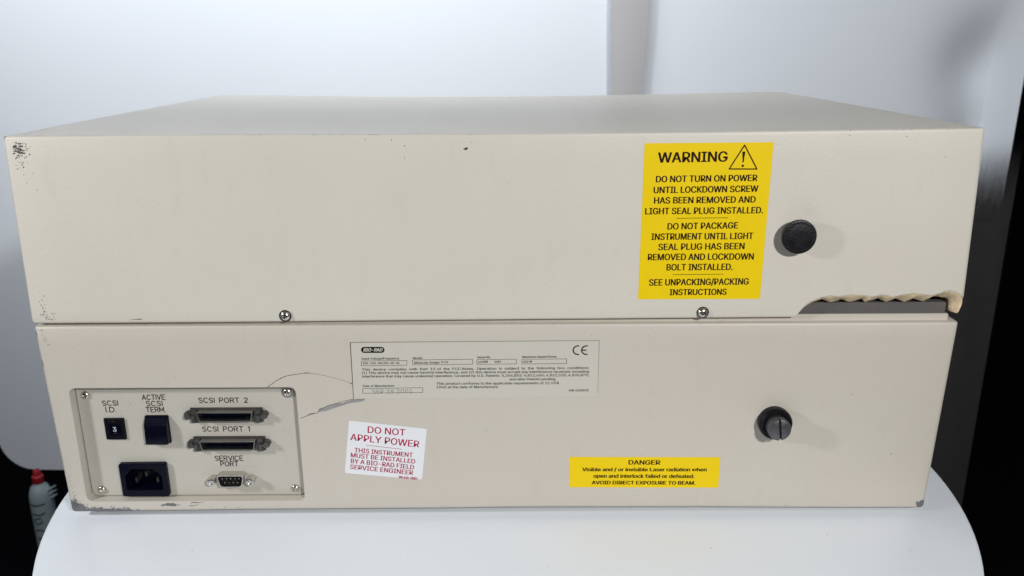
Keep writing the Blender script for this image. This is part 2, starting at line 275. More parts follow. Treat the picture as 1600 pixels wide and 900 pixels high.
# text -> flat mesh polygons fitted between two baseline points
SPACE = 188
CAPH = 509
GLYPH = {
'A':(480,"16 0 201 509 276 509 463 0 395 0 287 302 276 334 264 372 250 420 232 478 245 478 228 419 213 371 201 333 191 302 85 0 110 142 110 199 370 199 370 142","0 1 9 9 1 2 9 2 10 10 2 3 0 9 11 11 9 8 11 10 8 8 10 3 7 8 3 0 11 12 6 7 3 0 12 13 5 6 3 0 13 14 0 14 15 4 5 3 16 17 18 16 18 19|16"),
'B':(456,"60 0 60 509 241 509 289 504 329 491 359 469 381 442 394 410 398 374 395 344 387 320 373 301 356 286 336 275 315 267 315 262 339 257 363 245 385 227 402 203 414 173 418 136 413 100 400 67 377 39 344 18 301 4 247 0 125 57 245 57 296 63 330 80 349 105 355 137 352 161 342 184 327 203 306 218 279 228 248 231 125 231 125 285 238 285 265 288 288 296 308 309 323 326 333 348 336 372 330 403 313 429 283 446 240 452 125 452","0 1 53 53 1 2 53 2 3 53 3 4 53 4 5 53 5 52 52 5 6 0 53 41 51 52 6 50 51 6 50 6 7 49 50 7 49 7 8 48 49 8 48 8 9 47 48 9 46 47 9 46 9 10 45 46 10 45 10 11 44 45 11 44 11 12 43 44 12 42 43 12 42 12 13 0 41 40 40 41 42 40 42 13 40 13 14 40 14 15 40 15 16 40 16 17 40 17 39 39 17 18 0 40 28 38 39 18 37 38 18 37 18 19 36 37 19 35 36 19 35 19 20 34 35 20 34 20 21 33 34 21 32 33 21 32 21 22 31 32 22 31 22 23 30 31 23 30 23 24 29 30 24 0 28 29 0 29 24 0 24 25 0 25 26 0 26 27"),
'C':(510,"267 -7 205 1 150 25 104 63 70 115 48 179 40 254 48 329 70 393 104 445 150 484 205 508 267 516 305 513 340 504 373 490 402 471 427 447 448 418 463 385 473 348 408 348 401 373 389 395 375 413 357 428 337 440 315 449 292 454 267 456 223 450 184 432 150 403 125 364 109 314 103 254 109 194 125 145 151 105 184 76 223 59 267 53 292 55 315 60 337 69 357 81 375 96 389 114 401 136 408 160 473 160 463 124 448 91 428 62 402 38 373 19 341 5 305 -4","11 12 13 11 13 14 10 11 14 10 14 15 10 15 16 9 10 16 9 16 29 29 16 17 9 29 30 28 29 17 27 28 17 9 30 31 26 27 17 26 17 18 8 9 31 25 26 18 8 31 32 24 25 18 24 18 19 23 24 19 8 32 33 22 23 19 7 8 33 22 19 20 21 22 20 7 33 34 6 7 34 6 34 35 5 6 35 5 35 36 5 36 37 4 5 37 48 49 50 48 50 51 4 37 38 47 48 51 47 51 52 3 4 38 46 47 52 3 38 39 45 46 52 45 52 53 44 45 53 3 39 40 43 44 53 2 3 40 43 53 54 42 43 54 2 40 41 41 42 54 2 41 54 2 54 55 1 2 55 1 55 56 1 56 57 0 1 57"),
'D':(502,"219 0 96 0 96 57 215 57 272 63 318 81 354 110 379 149 394 198 399 255 394 312 379 361 354 399 320 428 275 446 221 452 93 452 93 509 225 509 294 501 353 478 399 441 433 391 455 329 462 255 455 181 433 119 398 68 351 31 291 8 125 509 125 0 60 0 60 509","16 17 18 16 18 19 16 19 20 16 20 15 15 20 21 14 15 21 13 14 21 13 21 22 12 13 22 11 12 22 11 22 23 10 11 23 10 23 24 9 10 24 8 9 24 8 24 25 7 8 25 7 25 26 6 7 26 6 26 27 5 6 27 4 5 27 4 27 28 3 4 28 1 2 3 1 3 28 1 28 29 1 29 0 32 33 30 32 30 31|30"),
'E':(419,"60 0 60 509 372 509 372 452 125 452 125 286 355 286 355 229 125 229 125 57 375 57 375 0","0 1 4 4 1 2 4 2 3 0 4 5 0 5 8 8 5 6 8 6 7 0 8 9 0 9 10 0 10 11"),
'F':(410,"60 0 60 509 369 509 369 452 125 452 125 278 346 278 346 221 125 221 125 0","0 1 4 4 1 2 4 2 3 0 4 5 0 5 8 8 5 6 8 6 7 0 8 9"),
'G':(520,"269 -7 205 1 149 25 104 64 69 116 47 179 40 254 47 329 69 393 103 445 149 484 203 508 265 516 304 513 340 504 374 489 403 469 429 445 449 416 465 384 474 349 408 349 399 372 387 393 373 411 356 427 337 439 315 448 291 454 265 456 222 450 183 432 150 404 125 364 109 314 103 254 109 194 125 145 151 105 184 76 224 59 269 53 309 57 345 71 374 93 396 123 410 160 415 202 434 199 283 199 283 256 478 256 478 200 471 141 451 91 419 50 377 19 326 0","11 12 13 11 13 14 10 11 14 10 14 15 10 15 16 9 10 16 9 16 29 29 16 17 9 29 30 28 29 17 27 28 17 9 30 31 26 27 17 8 9 31 26 17 18 25 26 18 8 31 32 24 25 18 24 18 19 23 24 19 8 32 33 7 8 33 22 23 19 22 19 20 21 22 20 7 33 34 6 7 34 6 34 35 49 50 51 49 51 47 47 51 52 5 6 35 5 35 36 49 47 46 48 47 52 48 52 53 46 49 48 46 48 53 5 36 37 4 5 37 45 46 53 4 37 38 45 53 54 44 45 54 3 4 38 3 38 39 43 44 54 43 54 55 3 39 40 42 43 55 2 3 40 2 40 41 41 42 55 2 41 55 2 55 56 1 2 56 1 56 57 0 1 57"),
'H':(517,"60 0 60 509 125 509 125 289 392 289 392 509 457 509 457 0 392 0 392 232 125 232 125 0","0 1 2 0 2 3 4 5 6 4 6 7 0 3 10 10 3 4 10 4 9 9 4 7 0 10 11 8 9 7"),
'I':(300,"31 0 31 57 118 57 118 452 31 452 31 509 269 509 269 452 183 452 183 57 269 57 269 0","4 5 6 4 6 7 3 4 7 2 3 8 8 3 7 2 8 9 0 1 2 0 2 9 0 9 10 0 10 11"),
'J':(396,"185 -7 124 3 75 33 44 81 33 145 33 173 98 173 98 145 104 104 122 74 149 56 185 50 220 56 248 74 266 104 272 145 272 509 336 509 336 145 326 81 294 33 246 3","15 16 17 15 17 18 4 5 6 4 6 7 3 4 7 3 7 8 14 15 18 14 18 19 3 8 9 13 14 19 2 3 9 13 19 20 2 9 10 12 13 20 2 10 11 11 12 20 2 11 20 1 2 20 1 20 21 0 1 21"),
'K':(467,"104 145 104 216 122 239 139 261 157 282 174 303 193 324 212 344 364 509 448 509 231 276 228 276 60 0 60 509 125 509 125 334 124 225 125 193 125 0 372 0 188 259 228 309 449 0","7 8 9 7 9 10 6 7 10 5 6 10 4 5 10 3 4 11 11 4 10 3 11 0 2 3 0 1 2 0 12 13 14 12 14 15 12 15 16 12 16 17 12 17 18 20 21 22 19 20 22|12"),
'L':(393,"60 0 60 509 125 509 125 57 361 57 361 0","0 1 2 0 2 3 0 3 4 0 4 5"),
'M':(628,"60 0 60 509 152 509 277 187 282 174 287 159 293 141 299 123 305 103 311 84 317 65 322 49 307 49 312 65 318 83 324 102 330 121 336 140 342 158 348 174 352 187 476 509 568 509 568 0 504 0 504 291 504 308 504 327 505 347 505 369 506 413 507 435 507 457 513 457 505 433 498 409 490 386 482 363 474 341 467 322 461 305 456 291 342 0 286 0 170 291 165 304 159 321 152 340 145 361 137 384 129 408 121 432 112 457 119 457 119 437 120 416 120 394 121 372 122 328 122 309 122 291 122 0","0 1 52 52 1 2 52 2 53 53 2 3 20 21 32 32 21 22 32 22 33 33 22 23 0 52 54 54 52 51 54 53 3 20 32 34 34 32 31 34 33 31 31 33 23 0 54 55 51 54 3 30 31 23 20 34 35 50 51 3 0 55 56 29 30 23 20 35 36 49 50 3 0 56 57 20 36 37 48 49 3 0 57 58 28 29 23 20 37 38 47 48 3 27 28 23 20 38 39 46 47 3 0 58 59 26 27 23 20 39 40 45 46 3 0 59 60 25 26 23 20 40 41 44 45 3 0 60 61 43 44 3 20 41 42 24 25 23 43 3 4 19 20 42 43 4 5 18 19 42 43 5 6 17 18 42 43 6 7 16 17 42 43 7 8 15 16 42 43 8 9 14 15 42 43 9 13 13 9 10 13 14 10 10 14 42 43 13 12 11 10 42 43 12 11 43 11 42"),
'N':(523,"60 0 60 509 136 509 343 183 352 169 363 151 375 130 388 107 401 82 414 55 405 54 402 81 401 108 400 134 399 157 399 178 399 195 399 509 463 509 463 0 387 0 202 290 190 310 177 331 164 354 148 381 130 413 108 452 119 454 121 417 122 384 123 354 124 328 125 307 125 291 125 0","0 1 27 27 1 2 27 2 28 28 2 3 16 17 18 16 18 19 29 28 26 26 28 3 0 27 29 29 27 26 0 29 30 25 26 3 0 30 31 24 25 3 0 31 32 23 24 3 22 23 3 0 32 33 21 22 3 0 33 34 0 34 35 20 21 3 15 16 19 20 3 4 14 15 19 20 4 5 13 14 19 20 5 6 12 13 19 20 6 7 11 12 19 20 7 8 20 8 10 10 8 9 10 11 19 20 10 19"),
'O':(533,"267 -7 205 1 150 25 105 63 70 115 48 179 40 254 48 329 70 393 105 445 150 484 205 508 267 516 329 508 384 484 429 445 464 393 486 329 493 254 486 179 464 115 429 63 384 25 329 1 267 53 310 59 349 76 383 105 408 144 425 194 430 254 425 314 408 365 383 404 349 433 310 450 267 456 223 450 184 433 151 404 125 364 109 314 103 254 109 194 125 144 151 105 184 76 223 59","11 12 13 10 11 13 10 13 14 9 10 14 9 14 36 36 14 15 9 36 37 35 36 15 9 37 38 34 35 15 8 9 38 34 15 16 8 38 39 33 34 16 8 39 40 32 33 16 7 8 40 32 16 17 31 32 17 7 40 41 6 7 41 31 17 18 6 41 42 30 31 18 5 6 42 5 42 43 29 30 18 29 18 19 5 43 44 28 29 19 4 5 44 28 19 20 4 44 45 27 28 20 3 4 45 27 20 21 3 45 46 26 27 21 3 46 47 25 26 21 2 3 47 25 21 22 2 47 24 24 25 22 2 24 22 1 2 22 1 22 23 0 1 23"),
'P':(445,"60 0 60 509 235 509 289 503 332 487 366 462 390 430 404 391 409 348 404 304 390 265 366 233 332 207 289 191 235 186 109 186 109 242 233 242 269 246 297 256 318 272 333 294 342 319 344 348 342 376 333 402 318 423 297 439 268 449 232 452 125 452 125 0","0 1 30 30 1 2 30 2 3 30 3 4 30 4 5 30 5 29 29 5 28 28 5 6 0 30 16 16 30 31 27 28 6 26 27 6 26 6 7 25 26 7 24 25 7 24 7 8 23 24 8 22 23 8 22 8 9 21 22 9 21 9 10 20 21 10 19 20 10 19 10 11 18 19 11 17 18 11 0 16 15 31 16 17 31 17 14 14 17 11 14 11 12 14 12 13 0 15 14 0 14 31"),
'Q':(533,"245 159 313 159 369 85 384 65 468 -48 401 -48 346 27 331 46 267 -7 205 1 150 25 105 63 70 115 48 179 40 254 48 329 70 393 105 445 150 484 205 508 267 516 329 508 384 484 429 445 464 393 486 329 493 254 486 179 464 115 429 63 384 25 329 1 267 53 310 59 349 76 383 105 408 144 425 194 430 254 425 314 408 365 383 404 349 433 310 450 267 456 223 450 184 433 151 404 125 364 109 314 103 254 109 194 125 144 151 105 184 76 223 59","7 0 1 7 1 2 7 2 3 7 3 4 6 7 4 5 6 4 19 20 21 18 19 21 18 21 22 17 18 22 17 22 44 44 22 23 17 44 45 43 44 23 17 45 46 42 43 23 16 17 46 42 23 24 16 46 47 41 42 24 16 47 48 40 41 24 15 16 48 40 24 25 39 40 25 15 48 49 14 15 49 39 25 26 14 49 50 38 39 26 13 14 50 13 50 51 37 38 26 37 26 27 13 51 52 36 37 27 12 13 52 36 27 28 12 52 53 35 36 28 11 12 53 35 28 29 11 53 54 34 35 29 11 54 55 33 34 29 10 11 55 33 29 30 10 55 32 32 33 30 10 32 30 9 10 30 9 30 31 8 9 31|8"),
'R':(449,"60 0 60 509 236 509 290 504 333 489 367 465 390 433 405 395 409 352 405 309 390 271 367 240 333 217 289 203 236 198 96 198 96 255 234 255 269 258 298 267 319 281 334 300 342 324 345 352 342 380 334 405 319 425 298 440 269 449 233 452 125 452 125 0 353 0 230 229 303 229 428 0","0 1 16 16 1 30 30 1 2 30 2 3 30 3 4 30 4 5 30 5 29 29 5 28 28 5 6 16 30 31 27 28 6 26 27 6 26 6 7 25 26 7 24 25 7 24 7 8 23 24 8 22 23 8 22 8 9 21 22 9 21 9 10 20 21 10 19 20 10 19 10 11 18 19 11 17 18 11 0 16 15 31 16 17 31 17 14 14 17 11 14 11 12 14 12 13 0 15 14 0 14 31 32 33 34 32 34 35|32"),
'S':(447,"224 -9 172 -4 128 9 91 31 64 60 46 96 38 137 104 137 110 110 123 88 142 71 166 59 194 52 224 49 257 52 286 60 311 74 329 92 341 114 346 139 342 161 332 179 316 193 296 205 272 214 245 222 184 239 128 260 86 289 60 326 52 372 58 413 75 448 102 476 138 498 180 511 227 516 275 511 316 498 351 476 377 449 394 415 401 378 337 378 326 412 302 437 267 453 225 459 194 456 167 448 145 435 129 418 118 398 115 376 119 352 131 334 148 319 169 308 191 300 212 293 264 279 287 272 312 264 336 252 359 238 379 220 395 198 405 171 408 139 403 99 386 64 360 34 323 11 278 -4","35 36 37 34 35 37 34 37 38 33 34 38 33 38 39 32 33 39 32 39 47 47 39 40 32 47 48 46 47 40 32 48 49 45 46 40 45 40 41 31 32 49 31 49 50 44 45 41 31 50 51 31 51 52 44 41 42 30 31 52 43 44 42 30 52 53 30 53 54 29 30 54 29 54 55 29 55 56 28 29 56 28 56 57 28 57 58 28 58 59 28 59 60 27 28 60 27 60 61 27 61 62 27 62 63 26 27 63 26 63 64 25 26 64 25 64 65 24 25 65 24 65 66 23 24 66 22 23 66 22 66 67 21 22 67 20 21 67 20 67 68 19 20 68 18 19 68 18 68 69 5 6 7 5 7 8 17 18 69 5 8 9 17 69 70 4 5 9 16 17 70 4 9 10 15 16 70 4 10 11 15 70 71 3 4 11 14 15 71 3 11 12 3 12 13 13 14 71 3 13 71 3 71 72 2 3 72 2 72 73 1 2 73 0 1 73"),
'T':(449,"32 452 32 509 417 509 417 452 257 452 257 0 193 0 193 452","0 1 2 0 2 3 7 0 3 6 7 4 4 7 3 6 4 5"),
'U':(517,"259 -8 203 -2 154 15 114 43 85 80 66 124 60 173 60 509 124 509 124 178 128 144 141 113 160 87 187 68 220 56 259 52 298 56 331 68 357 87 377 113 389 144 393 178 393 509 457 509 457 173 451 124 433 80 403 43 363 15 315 -2","6 7 8 6 8 9 21 22 23 21 23 24 6 9 10 20 21 24 5 6 10 20 24 25 5 10 11 19 20 25 4 5 11 19 25 26 4 11 12 18 19 26 4 12 13 17 18 26 3 4 13 17 26 27 3 13 14 16 17 27 3 14 15 15 16 27 3 15 27 2 3 27 2 27 28 1 2 28 1 28 29 0 1 29"),
'V':(480,"204 0 16 509 84 509 192 206 203 176 215 137 230 89 248 31 235 31 252 90 267 138 279 176 290 206 395 509 463 509 278 0","0 1 2 0 2 3 12 13 14 12 14 15 0 3 4 11 12 15 0 4 5 10 11 15 9 10 15 0 5 6 8 9 7 7 9 15 0 6 7 0 7 15"),
'W':(686,"155 0 16 509 82 509 163 196 170 171 175 145 181 120 187 94 192 67 197 40 189 40 194 67 200 94 205 120 211 145 218 171 224 196 306 509 380 509 462 196 468 171 474 145 480 120 486 94 492 67 497 40 488 40 493 67 499 94 504 120 510 145 517 171 523 196 603 509 670 509 530 0 455 0 368 323 359 356 351 391 344 431 336 475 350 475 342 433 335 395 327 359 318 323 230 0","0 1 2 0 2 3 16 17 41 41 17 18 41 18 42 42 18 19 32 33 34 32 34 35 16 41 43 43 41 40 43 42 40 40 42 19 16 43 44 39 40 19 16 44 45 38 39 19 16 45 46 37 38 19 16 46 47 36 37 19 0 3 4 15 16 47 36 19 20 31 32 35 0 4 5 14 15 47 36 20 21 30 31 35 0 5 6 13 14 47 36 21 22 29 30 35 0 6 7 12 13 47 36 22 23 28 29 35 0 7 8 11 12 47 36 23 24 27 28 35 0 8 10 10 8 9 10 11 47 36 24 26 26 24 25 26 27 35 0 10 47 36 26 35"),
'X':(474,"18 0 217 284 217 236 29 509 104 509 178 400 192 379 204 361 214 345 223 329 233 312 243 292 232 292 243 311 252 329 261 345 272 361 284 379 298 400 374 509 446 509 259 239 259 287 456 0 382 0 292 129 279 149 268 165 259 180 250 195 241 212 230 231 244 231 235 213 225 196 216 181 206 166 195 149 182 129 91 0","2 3 4 2 4 5 18 19 20 18 20 21 2 5 6 17 18 21 2 6 7 16 17 21 2 7 8 15 16 21 2 8 1 1 8 9 14 15 22 22 15 21 1 9 10 13 14 22 1 10 12 12 10 11 12 13 22 1 12 22 1 22 23 0 1 31 31 1 32 32 1 23 0 31 33 33 31 30 33 32 30 30 32 23 0 33 34 29 30 23 0 34 35 28 29 23 0 35 36 27 28 23 0 36 37 26 27 23 0 37 38 25 26 23 0 38 39 24 25 23"),
'Y':(472,"203 0 203 208 16 509 91 509 192 344 208 318 222 292 236 264 250 230 224 230 237 265 251 293 265 318 280 344 381 509 455 509 268 208 268 0","1 2 3 1 3 4 13 14 15 13 15 16 1 4 5 12 13 16 1 5 6 11 12 16 10 11 16 1 6 7 9 10 8 8 10 16 1 7 8 1 8 16 0 1 16 0 16 17"),
'Z':(438,"42 0 42 46 273 385 289 408 306 431 323 453 341 476 348 454 317 453 285 452 254 452 223 452 40 452 40 509 397 509 397 462 169 129 152 105 134 81 116 57 97 33 90 54 121 56 152 57 183 57 214 57 399 57 399 0","12 13 14 12 14 6 6 14 15 12 6 8 8 6 5 7 6 15 7 15 16 8 7 5 5 7 16 12 8 9 4 5 16 11 12 9 10 11 9 3 4 16 2 3 16 1 2 16 1 16 17 1 17 18 1 18 21 21 18 19 21 19 20 22 23 24 22 24 25 22 25 26 22 26 27 21 22 27 1 21 27 0 1 27"),
'a':(389,"160 -9 126 -5 94 5 68 22 48 45 35 73 30 108 34 138 43 161 58 179 78 193 100 203 125 211 152 216 178 220 209 224 234 227 252 230 265 235 273 243 276 255 276 257 273 279 267 297 256 311 240 322 220 329 196 331 171 329 149 322 132 313 118 301 107 288 100 274 41 291 57 322 79 346 104 364 133 375 163 382 194 384 215 383 239 379 263 372 286 360 306 343 322 320 333 290 337 251 337 0 277 0 277 52 272 52 264 38 252 25 236 12 215 1 190 -6 170 45 202 49 228 59 248 74 263 93 272 115 276 138 276 190 270 186 259 182 246 179 231 176 216 173 200 171 186 169 175 168 154 164 134 159 117 150 103 139 95 124 92 105 94 87 102 72 114 61 130 52 149 47","39 40 41 39 41 42 38 39 42 38 42 43 37 38 43 37 43 44 36 37 44 36 44 45 35 36 45 35 45 27 27 45 26 26 45 46 35 27 28 35 28 29 25 26 46 34 35 29 34 29 30 24 25 46 24 46 47 34 30 31 23 24 47 34 31 32 22 23 47 33 34 32 22 47 48 21 22 48 20 21 48 19 20 48 19 48 49 18 19 49 17 18 65 65 18 49 16 17 65 15 16 65 14 15 65 13 14 65 12 13 65 11 12 65 10 11 65 9 10 65 9 65 66 64 65 49 9 66 67 9 67 68 8 9 68 8 68 69 8 69 70 8 70 71 8 71 72 8 72 73 8 73 74 8 74 75 7 8 75 7 75 76 7 76 77 7 77 78 6 7 78 63 64 49 6 78 79 62 63 49 5 6 79 5 79 80 61 62 51 51 62 49 5 80 81 60 61 51 4 5 81 4 81 82 4 82 83 59 60 52 52 60 51 4 83 84 59 52 53 50 51 49 58 59 53 4 84 58 3 4 58 3 58 53 3 53 54 3 54 55 2 3 55 2 55 56 1 2 56 1 56 57 0 1 57"),
'b':(424,"229 -8 198 -5 172 4 153 17 138 31 127 46 118 59 112 59 112 0 53 0 53 509 114 509 114 319 118 319 127 331 137 346 152 360 171 373 197 381 229 384 274 378 313 361 345 332 370 293 385 245 390 189 385 133 370 84 346 45 313 16 274 -2 220 47 253 51 279 66 301 88 316 117 325 151 328 189 325 227 316 261 301 290 280 311 253 325 220 330 188 325 161 312 140 291 125 263 116 229 113 189 116 150 125 115 140 86 162 65 188 51","9 10 11 9 11 12 18 19 20 17 18 20 17 20 21 16 17 21 16 21 22 15 16 22 14 15 22 14 22 43 43 22 42 42 22 23 13 14 43 13 43 44 13 44 45 41 42 23 9 12 13 9 13 47 47 13 46 46 13 45 40 41 23 40 23 24 39 40 24 9 47 48 38 39 24 38 24 25 9 48 49 37 38 25 9 49 50 36 37 25 36 25 26 35 36 26 9 50 51 35 26 27 34 35 27 9 51 7 7 51 52 33 34 27 7 52 53 33 27 28 32 33 28 7 53 6 6 53 54 9 7 8 5 6 54 5 54 31 31 32 28 5 31 28 4 5 28 4 28 29 3 4 29 2 3 29 2 29 30 1 2 30 1 30 0"),
'c':(396,"207 -8 159 -2 117 16 82 46 56 85 40 133 34 187 40 243 56 291 82 330 117 360 159 378 207 384 234 383 260 377 284 368 305 356 324 341 340 322 353 301 362 277 303 262 298 276 290 289 281 301 270 311 257 319 242 325 226 329 207 330 173 325 145 310 124 287 108 258 99 224 96 187 99 151 108 117 124 89 145 66 173 51 207 46 226 48 243 52 258 58 271 66 282 76 292 89 299 102 304 117 363 102 354 78 341 56 325 37 306 21 285 9 261 -1 235 -6","11 12 13 11 13 14 10 11 14 10 14 15 10 15 16 9 10 16 9 16 17 9 17 29 29 17 28 28 17 18 8 9 30 30 9 29 27 28 18 8 30 31 26 27 18 26 18 19 25 26 19 24 25 19 8 31 32 23 24 19 23 19 20 7 8 32 22 23 20 7 32 33 22 20 21 7 33 34 6 7 34 6 34 35 5 6 35 5 35 36 5 36 37 4 5 37 4 37 38 48 49 50 47 48 50 47 50 51 4 38 39 46 47 51 3 4 39 46 51 52 45 46 52 3 39 40 44 45 52 43 44 52 43 52 53 42 43 53 3 40 41 41 42 53 2 3 41 2 41 53 2 53 54 2 54 55 1 2 55 1 55 56 1 56 57 0 1 57"),
'd':(424,"195 -8 151 -2 111 16 79 45 55 84 39 133 34 189 39 245 55 293 79 332 112 361 151 378 196 384 228 381 253 373 272 360 287 346 298 331 306 319 311 319 311 509 372 509 372 0 313 0 313 59 307 59 298 46 287 31 272 17 252 4 227 -5 205 47 236 51 263 65 284 86 299 115 309 150 312 189 309 229 300 263 284 291 263 312 237 325 205 330 172 325 145 311 124 290 108 261 99 227 96 189 99 151 109 117 124 88 145 66 172 51","19 20 21 19 21 22 11 12 13 11 13 14 10 11 14 10 14 15 9 10 15 9 15 16 9 16 17 8 9 44 44 9 43 43 9 17 43 17 18 42 43 18 8 44 45 41 42 18 41 18 19 41 19 40 40 19 39 39 19 22 8 45 46 7 8 46 7 46 47 38 39 22 7 47 48 6 7 48 37 38 22 6 48 49 5 6 49 5 49 50 36 37 22 5 50 51 35 36 22 4 5 51 4 51 52 34 35 24 24 35 22 4 52 53 33 34 24 3 4 53 3 53 54 32 33 25 25 33 24 32 25 26 23 24 22 3 54 31 31 32 26 3 31 26 3 26 27 2 3 27 2 27 28 2 28 29 1 2 29 1 29 30 0 1 30"),
'e':(404,"212 -8 161 -2 117 16 82 46 56 85 40 132 34 187 39 242 55 290 81 329 115 359 157 378 205 384 236 382 266 374 294 361 319 341 341 315 357 282 368 242 371 194 371 169 75 169 75 221 338 221 310 202 307 237 298 269 283 294 263 314 237 326 205 330 173 326 146 313 125 294 109 270 99 241 96 211 96 178 100 139 110 106 128 80 151 61 179 50 212 46 234 48 254 53 271 61 285 73 297 88 306 105 365 91 353 63 335 39 311 19 283 4 249 -5","11 12 13 11 13 14 10 11 14 10 14 15 10 15 16 9 10 16 9 16 31 31 16 17 9 31 32 30 31 17 8 9 32 8 32 33 29 30 17 29 17 18 28 29 18 8 33 34 8 34 35 27 28 18 7 8 35 27 18 19 7 35 36 26 27 19 6 7 36 26 19 24 24 19 20 6 36 23 23 36 37 25 26 24 6 23 22 37 23 24 37 24 20 38 37 20 38 20 21 5 6 22 39 38 21 5 22 39 39 22 21 5 39 40 4 5 40 4 40 41 49 50 51 49 51 52 48 49 52 3 4 41 3 41 42 47 48 52 47 52 53 3 42 43 46 47 53 45 46 53 3 43 44 44 45 53 2 3 44 2 44 53 2 53 54 2 54 55 1 2 55 1 55 56 0 1 56"),
'f':(254,"228 379 228 327 6 327 6 379 81 0 81 432 84 461 96 486 113 505 135 519 161 527 187 530 207 529 222 527 234 524 243 521 227 468 222 470 215 472 206 473 195 474 171 470 154 460 145 443 142 419 142 0","2 3 0 2 0 1 10 11 12 10 12 13 9 10 13 9 13 14 9 14 15 9 15 16 8 9 17 17 9 16 7 8 18 18 8 17 6 7 20 20 7 19 19 7 18 6 20 21 6 21 22 5 6 22 5 22 23 5 23 24 4 5 24 4 24 25|4"),
'g':(425,"207 -151 168 -148 134 -140 105 -127 82 -110 64 -91 51 -69 101 -41 110 -53 122 -66 136 -78 154 -88 178 -95 207 -97 249 -92 282 -75 304 -47 311 -6 311 68 306 68 298 56 287 41 272 28 252 16 227 8 195 5 152 10 113 27 80 53 55 90 39 136 34 191 39 246 55 293 80 332 112 361 152 378 196 384 228 382 253 373 273 360 288 346 299 331 308 319 313 319 313 379 372 379 372 -9 367 -54 350 -90 324 -117 291 -136 251 -147 205 59 237 63 264 75 285 95 300 121 309 154 312 193 309 231 300 264 285 291 264 312 237 325 205 330 172 325 145 312 124 290 109 262 99 229 96 193 99 155 109 123 124 96 145 76 172 63","36 37 38 36 38 39 44 45 46 44 46 47 35 36 39 35 39 40 34 35 40 34 40 41 34 41 42 33 34 66 66 34 65 65 34 42 65 42 43 64 65 43 33 66 67 63 64 43 63 43 44 63 44 62 62 44 61 61 44 60 60 44 47 33 67 68 32 33 68 32 68 69 32 69 70 31 32 70 59 60 47 31 70 71 31 71 72 58 59 47 30 31 72 30 72 73 57 58 47 29 30 73 29 73 74 56 57 18 18 57 47 29 74 75 55 56 18 28 29 75 28 75 76 54 55 19 19 55 18 54 19 20 17 18 47 28 76 53 53 54 20 28 53 20 28 20 21 27 28 21 27 21 22 27 22 23 26 27 23 26 23 24 25 26 24 16 17 47 16 47 48 6 7 8 15 16 48 6 8 9 15 48 49 6 9 10 5 6 10 14 15 49 5 10 11 5 11 12 14 49 50 4 5 12 13 14 50 4 12 13 4 13 50 3 4 50 3 50 51 2 3 51 2 51 52 1 2 52 1 52 0"),
'h':(410,"114 227 114 0 53 0 53 509 114 509 114 287 102 287 124 332 152 362 187 379 227 384 264 380 295 369 321 349 341 321 353 285 357 240 357 0 296 0 296 235 290 275 273 304 246 323 210 329 184 326 161 317 141 303 126 283 117 257","2 3 4 2 4 6 6 4 5 9 10 11 9 11 12 8 9 12 8 12 13 7 8 13 7 13 23 23 13 14 6 7 25 25 7 24 24 7 23 22 23 14 21 22 14 21 14 15 6 25 26 20 21 15 6 26 27 2 6 28 28 6 27 20 15 16 19 20 16 2 28 0 19 16 17 18 19 17 2 0 1"),
'i':(167,"53 0 53 379 114 379 114 0 84 443 67 446 54 455 44 468 41 483 44 499 54 512 67 521 84 524 100 521 114 512 123 499 126 483 123 468 114 455 100 446","0 1 2 0 2 3 11 12 13 10 11 13 10 13 14 9 10 14 9 14 15 8 9 15 8 15 16 7 8 16 7 16 17 6 7 17 6 17 18 5 6 18 5 18 19 4 5 19|4"),
'j':(167,"53 379 114 379 114 -30 111 -63 102 -90 86 -113 65 -129 37 -139 4 -143 -10 -143 -10 -87 2 -87 25 -83 40 -72 50 -54 53 -29 83 443 67 446 53 455 44 468 41 483 44 499 53 512 67 521 83 524 100 521 114 512 123 499 126 483 123 468 114 455 100 446","15 0 1 15 1 2 14 15 2 14 2 3 13 14 3 13 3 4 12 13 4 11 12 4 9 10 11 9 11 4 9 4 5 9 5 6 9 6 7 9 7 8 23 24 25 22 23 25 22 25 26 21 22 26 21 26 27 20 21 27 20 27 28 19 20 28 19 28 29 18 19 29 18 29 30 17 18 30 17 30 31 16 17 31|16"),
'k':(381,"110 137 110 212 121 212 284 379 360 379 184 199 177 199 53 0 53 509 114 509 114 0 294 0 148 186 191 229 372 0","2 3 4 2 4 5 0 1 2 0 2 6 6 2 5 7 8 9 7 9 10 12 13 14 11 12 14|7"),
'l':(189,"139 -2 101 3 74 20 58 47 53 84 53 509 114 509 114 99 115 77 120 62 130 54 146 52 154 52 160 53 165 53 170 54 181 3 172 1 162 -1 151 -2","4 5 6 4 6 7 4 7 8 3 4 8 3 8 9 3 9 10 3 10 11 14 15 16 12 13 14 12 14 16 3 11 12 3 12 16 2 3 16 1 2 16 0 1 16 0 16 17 0 17 18 0 18 19"),
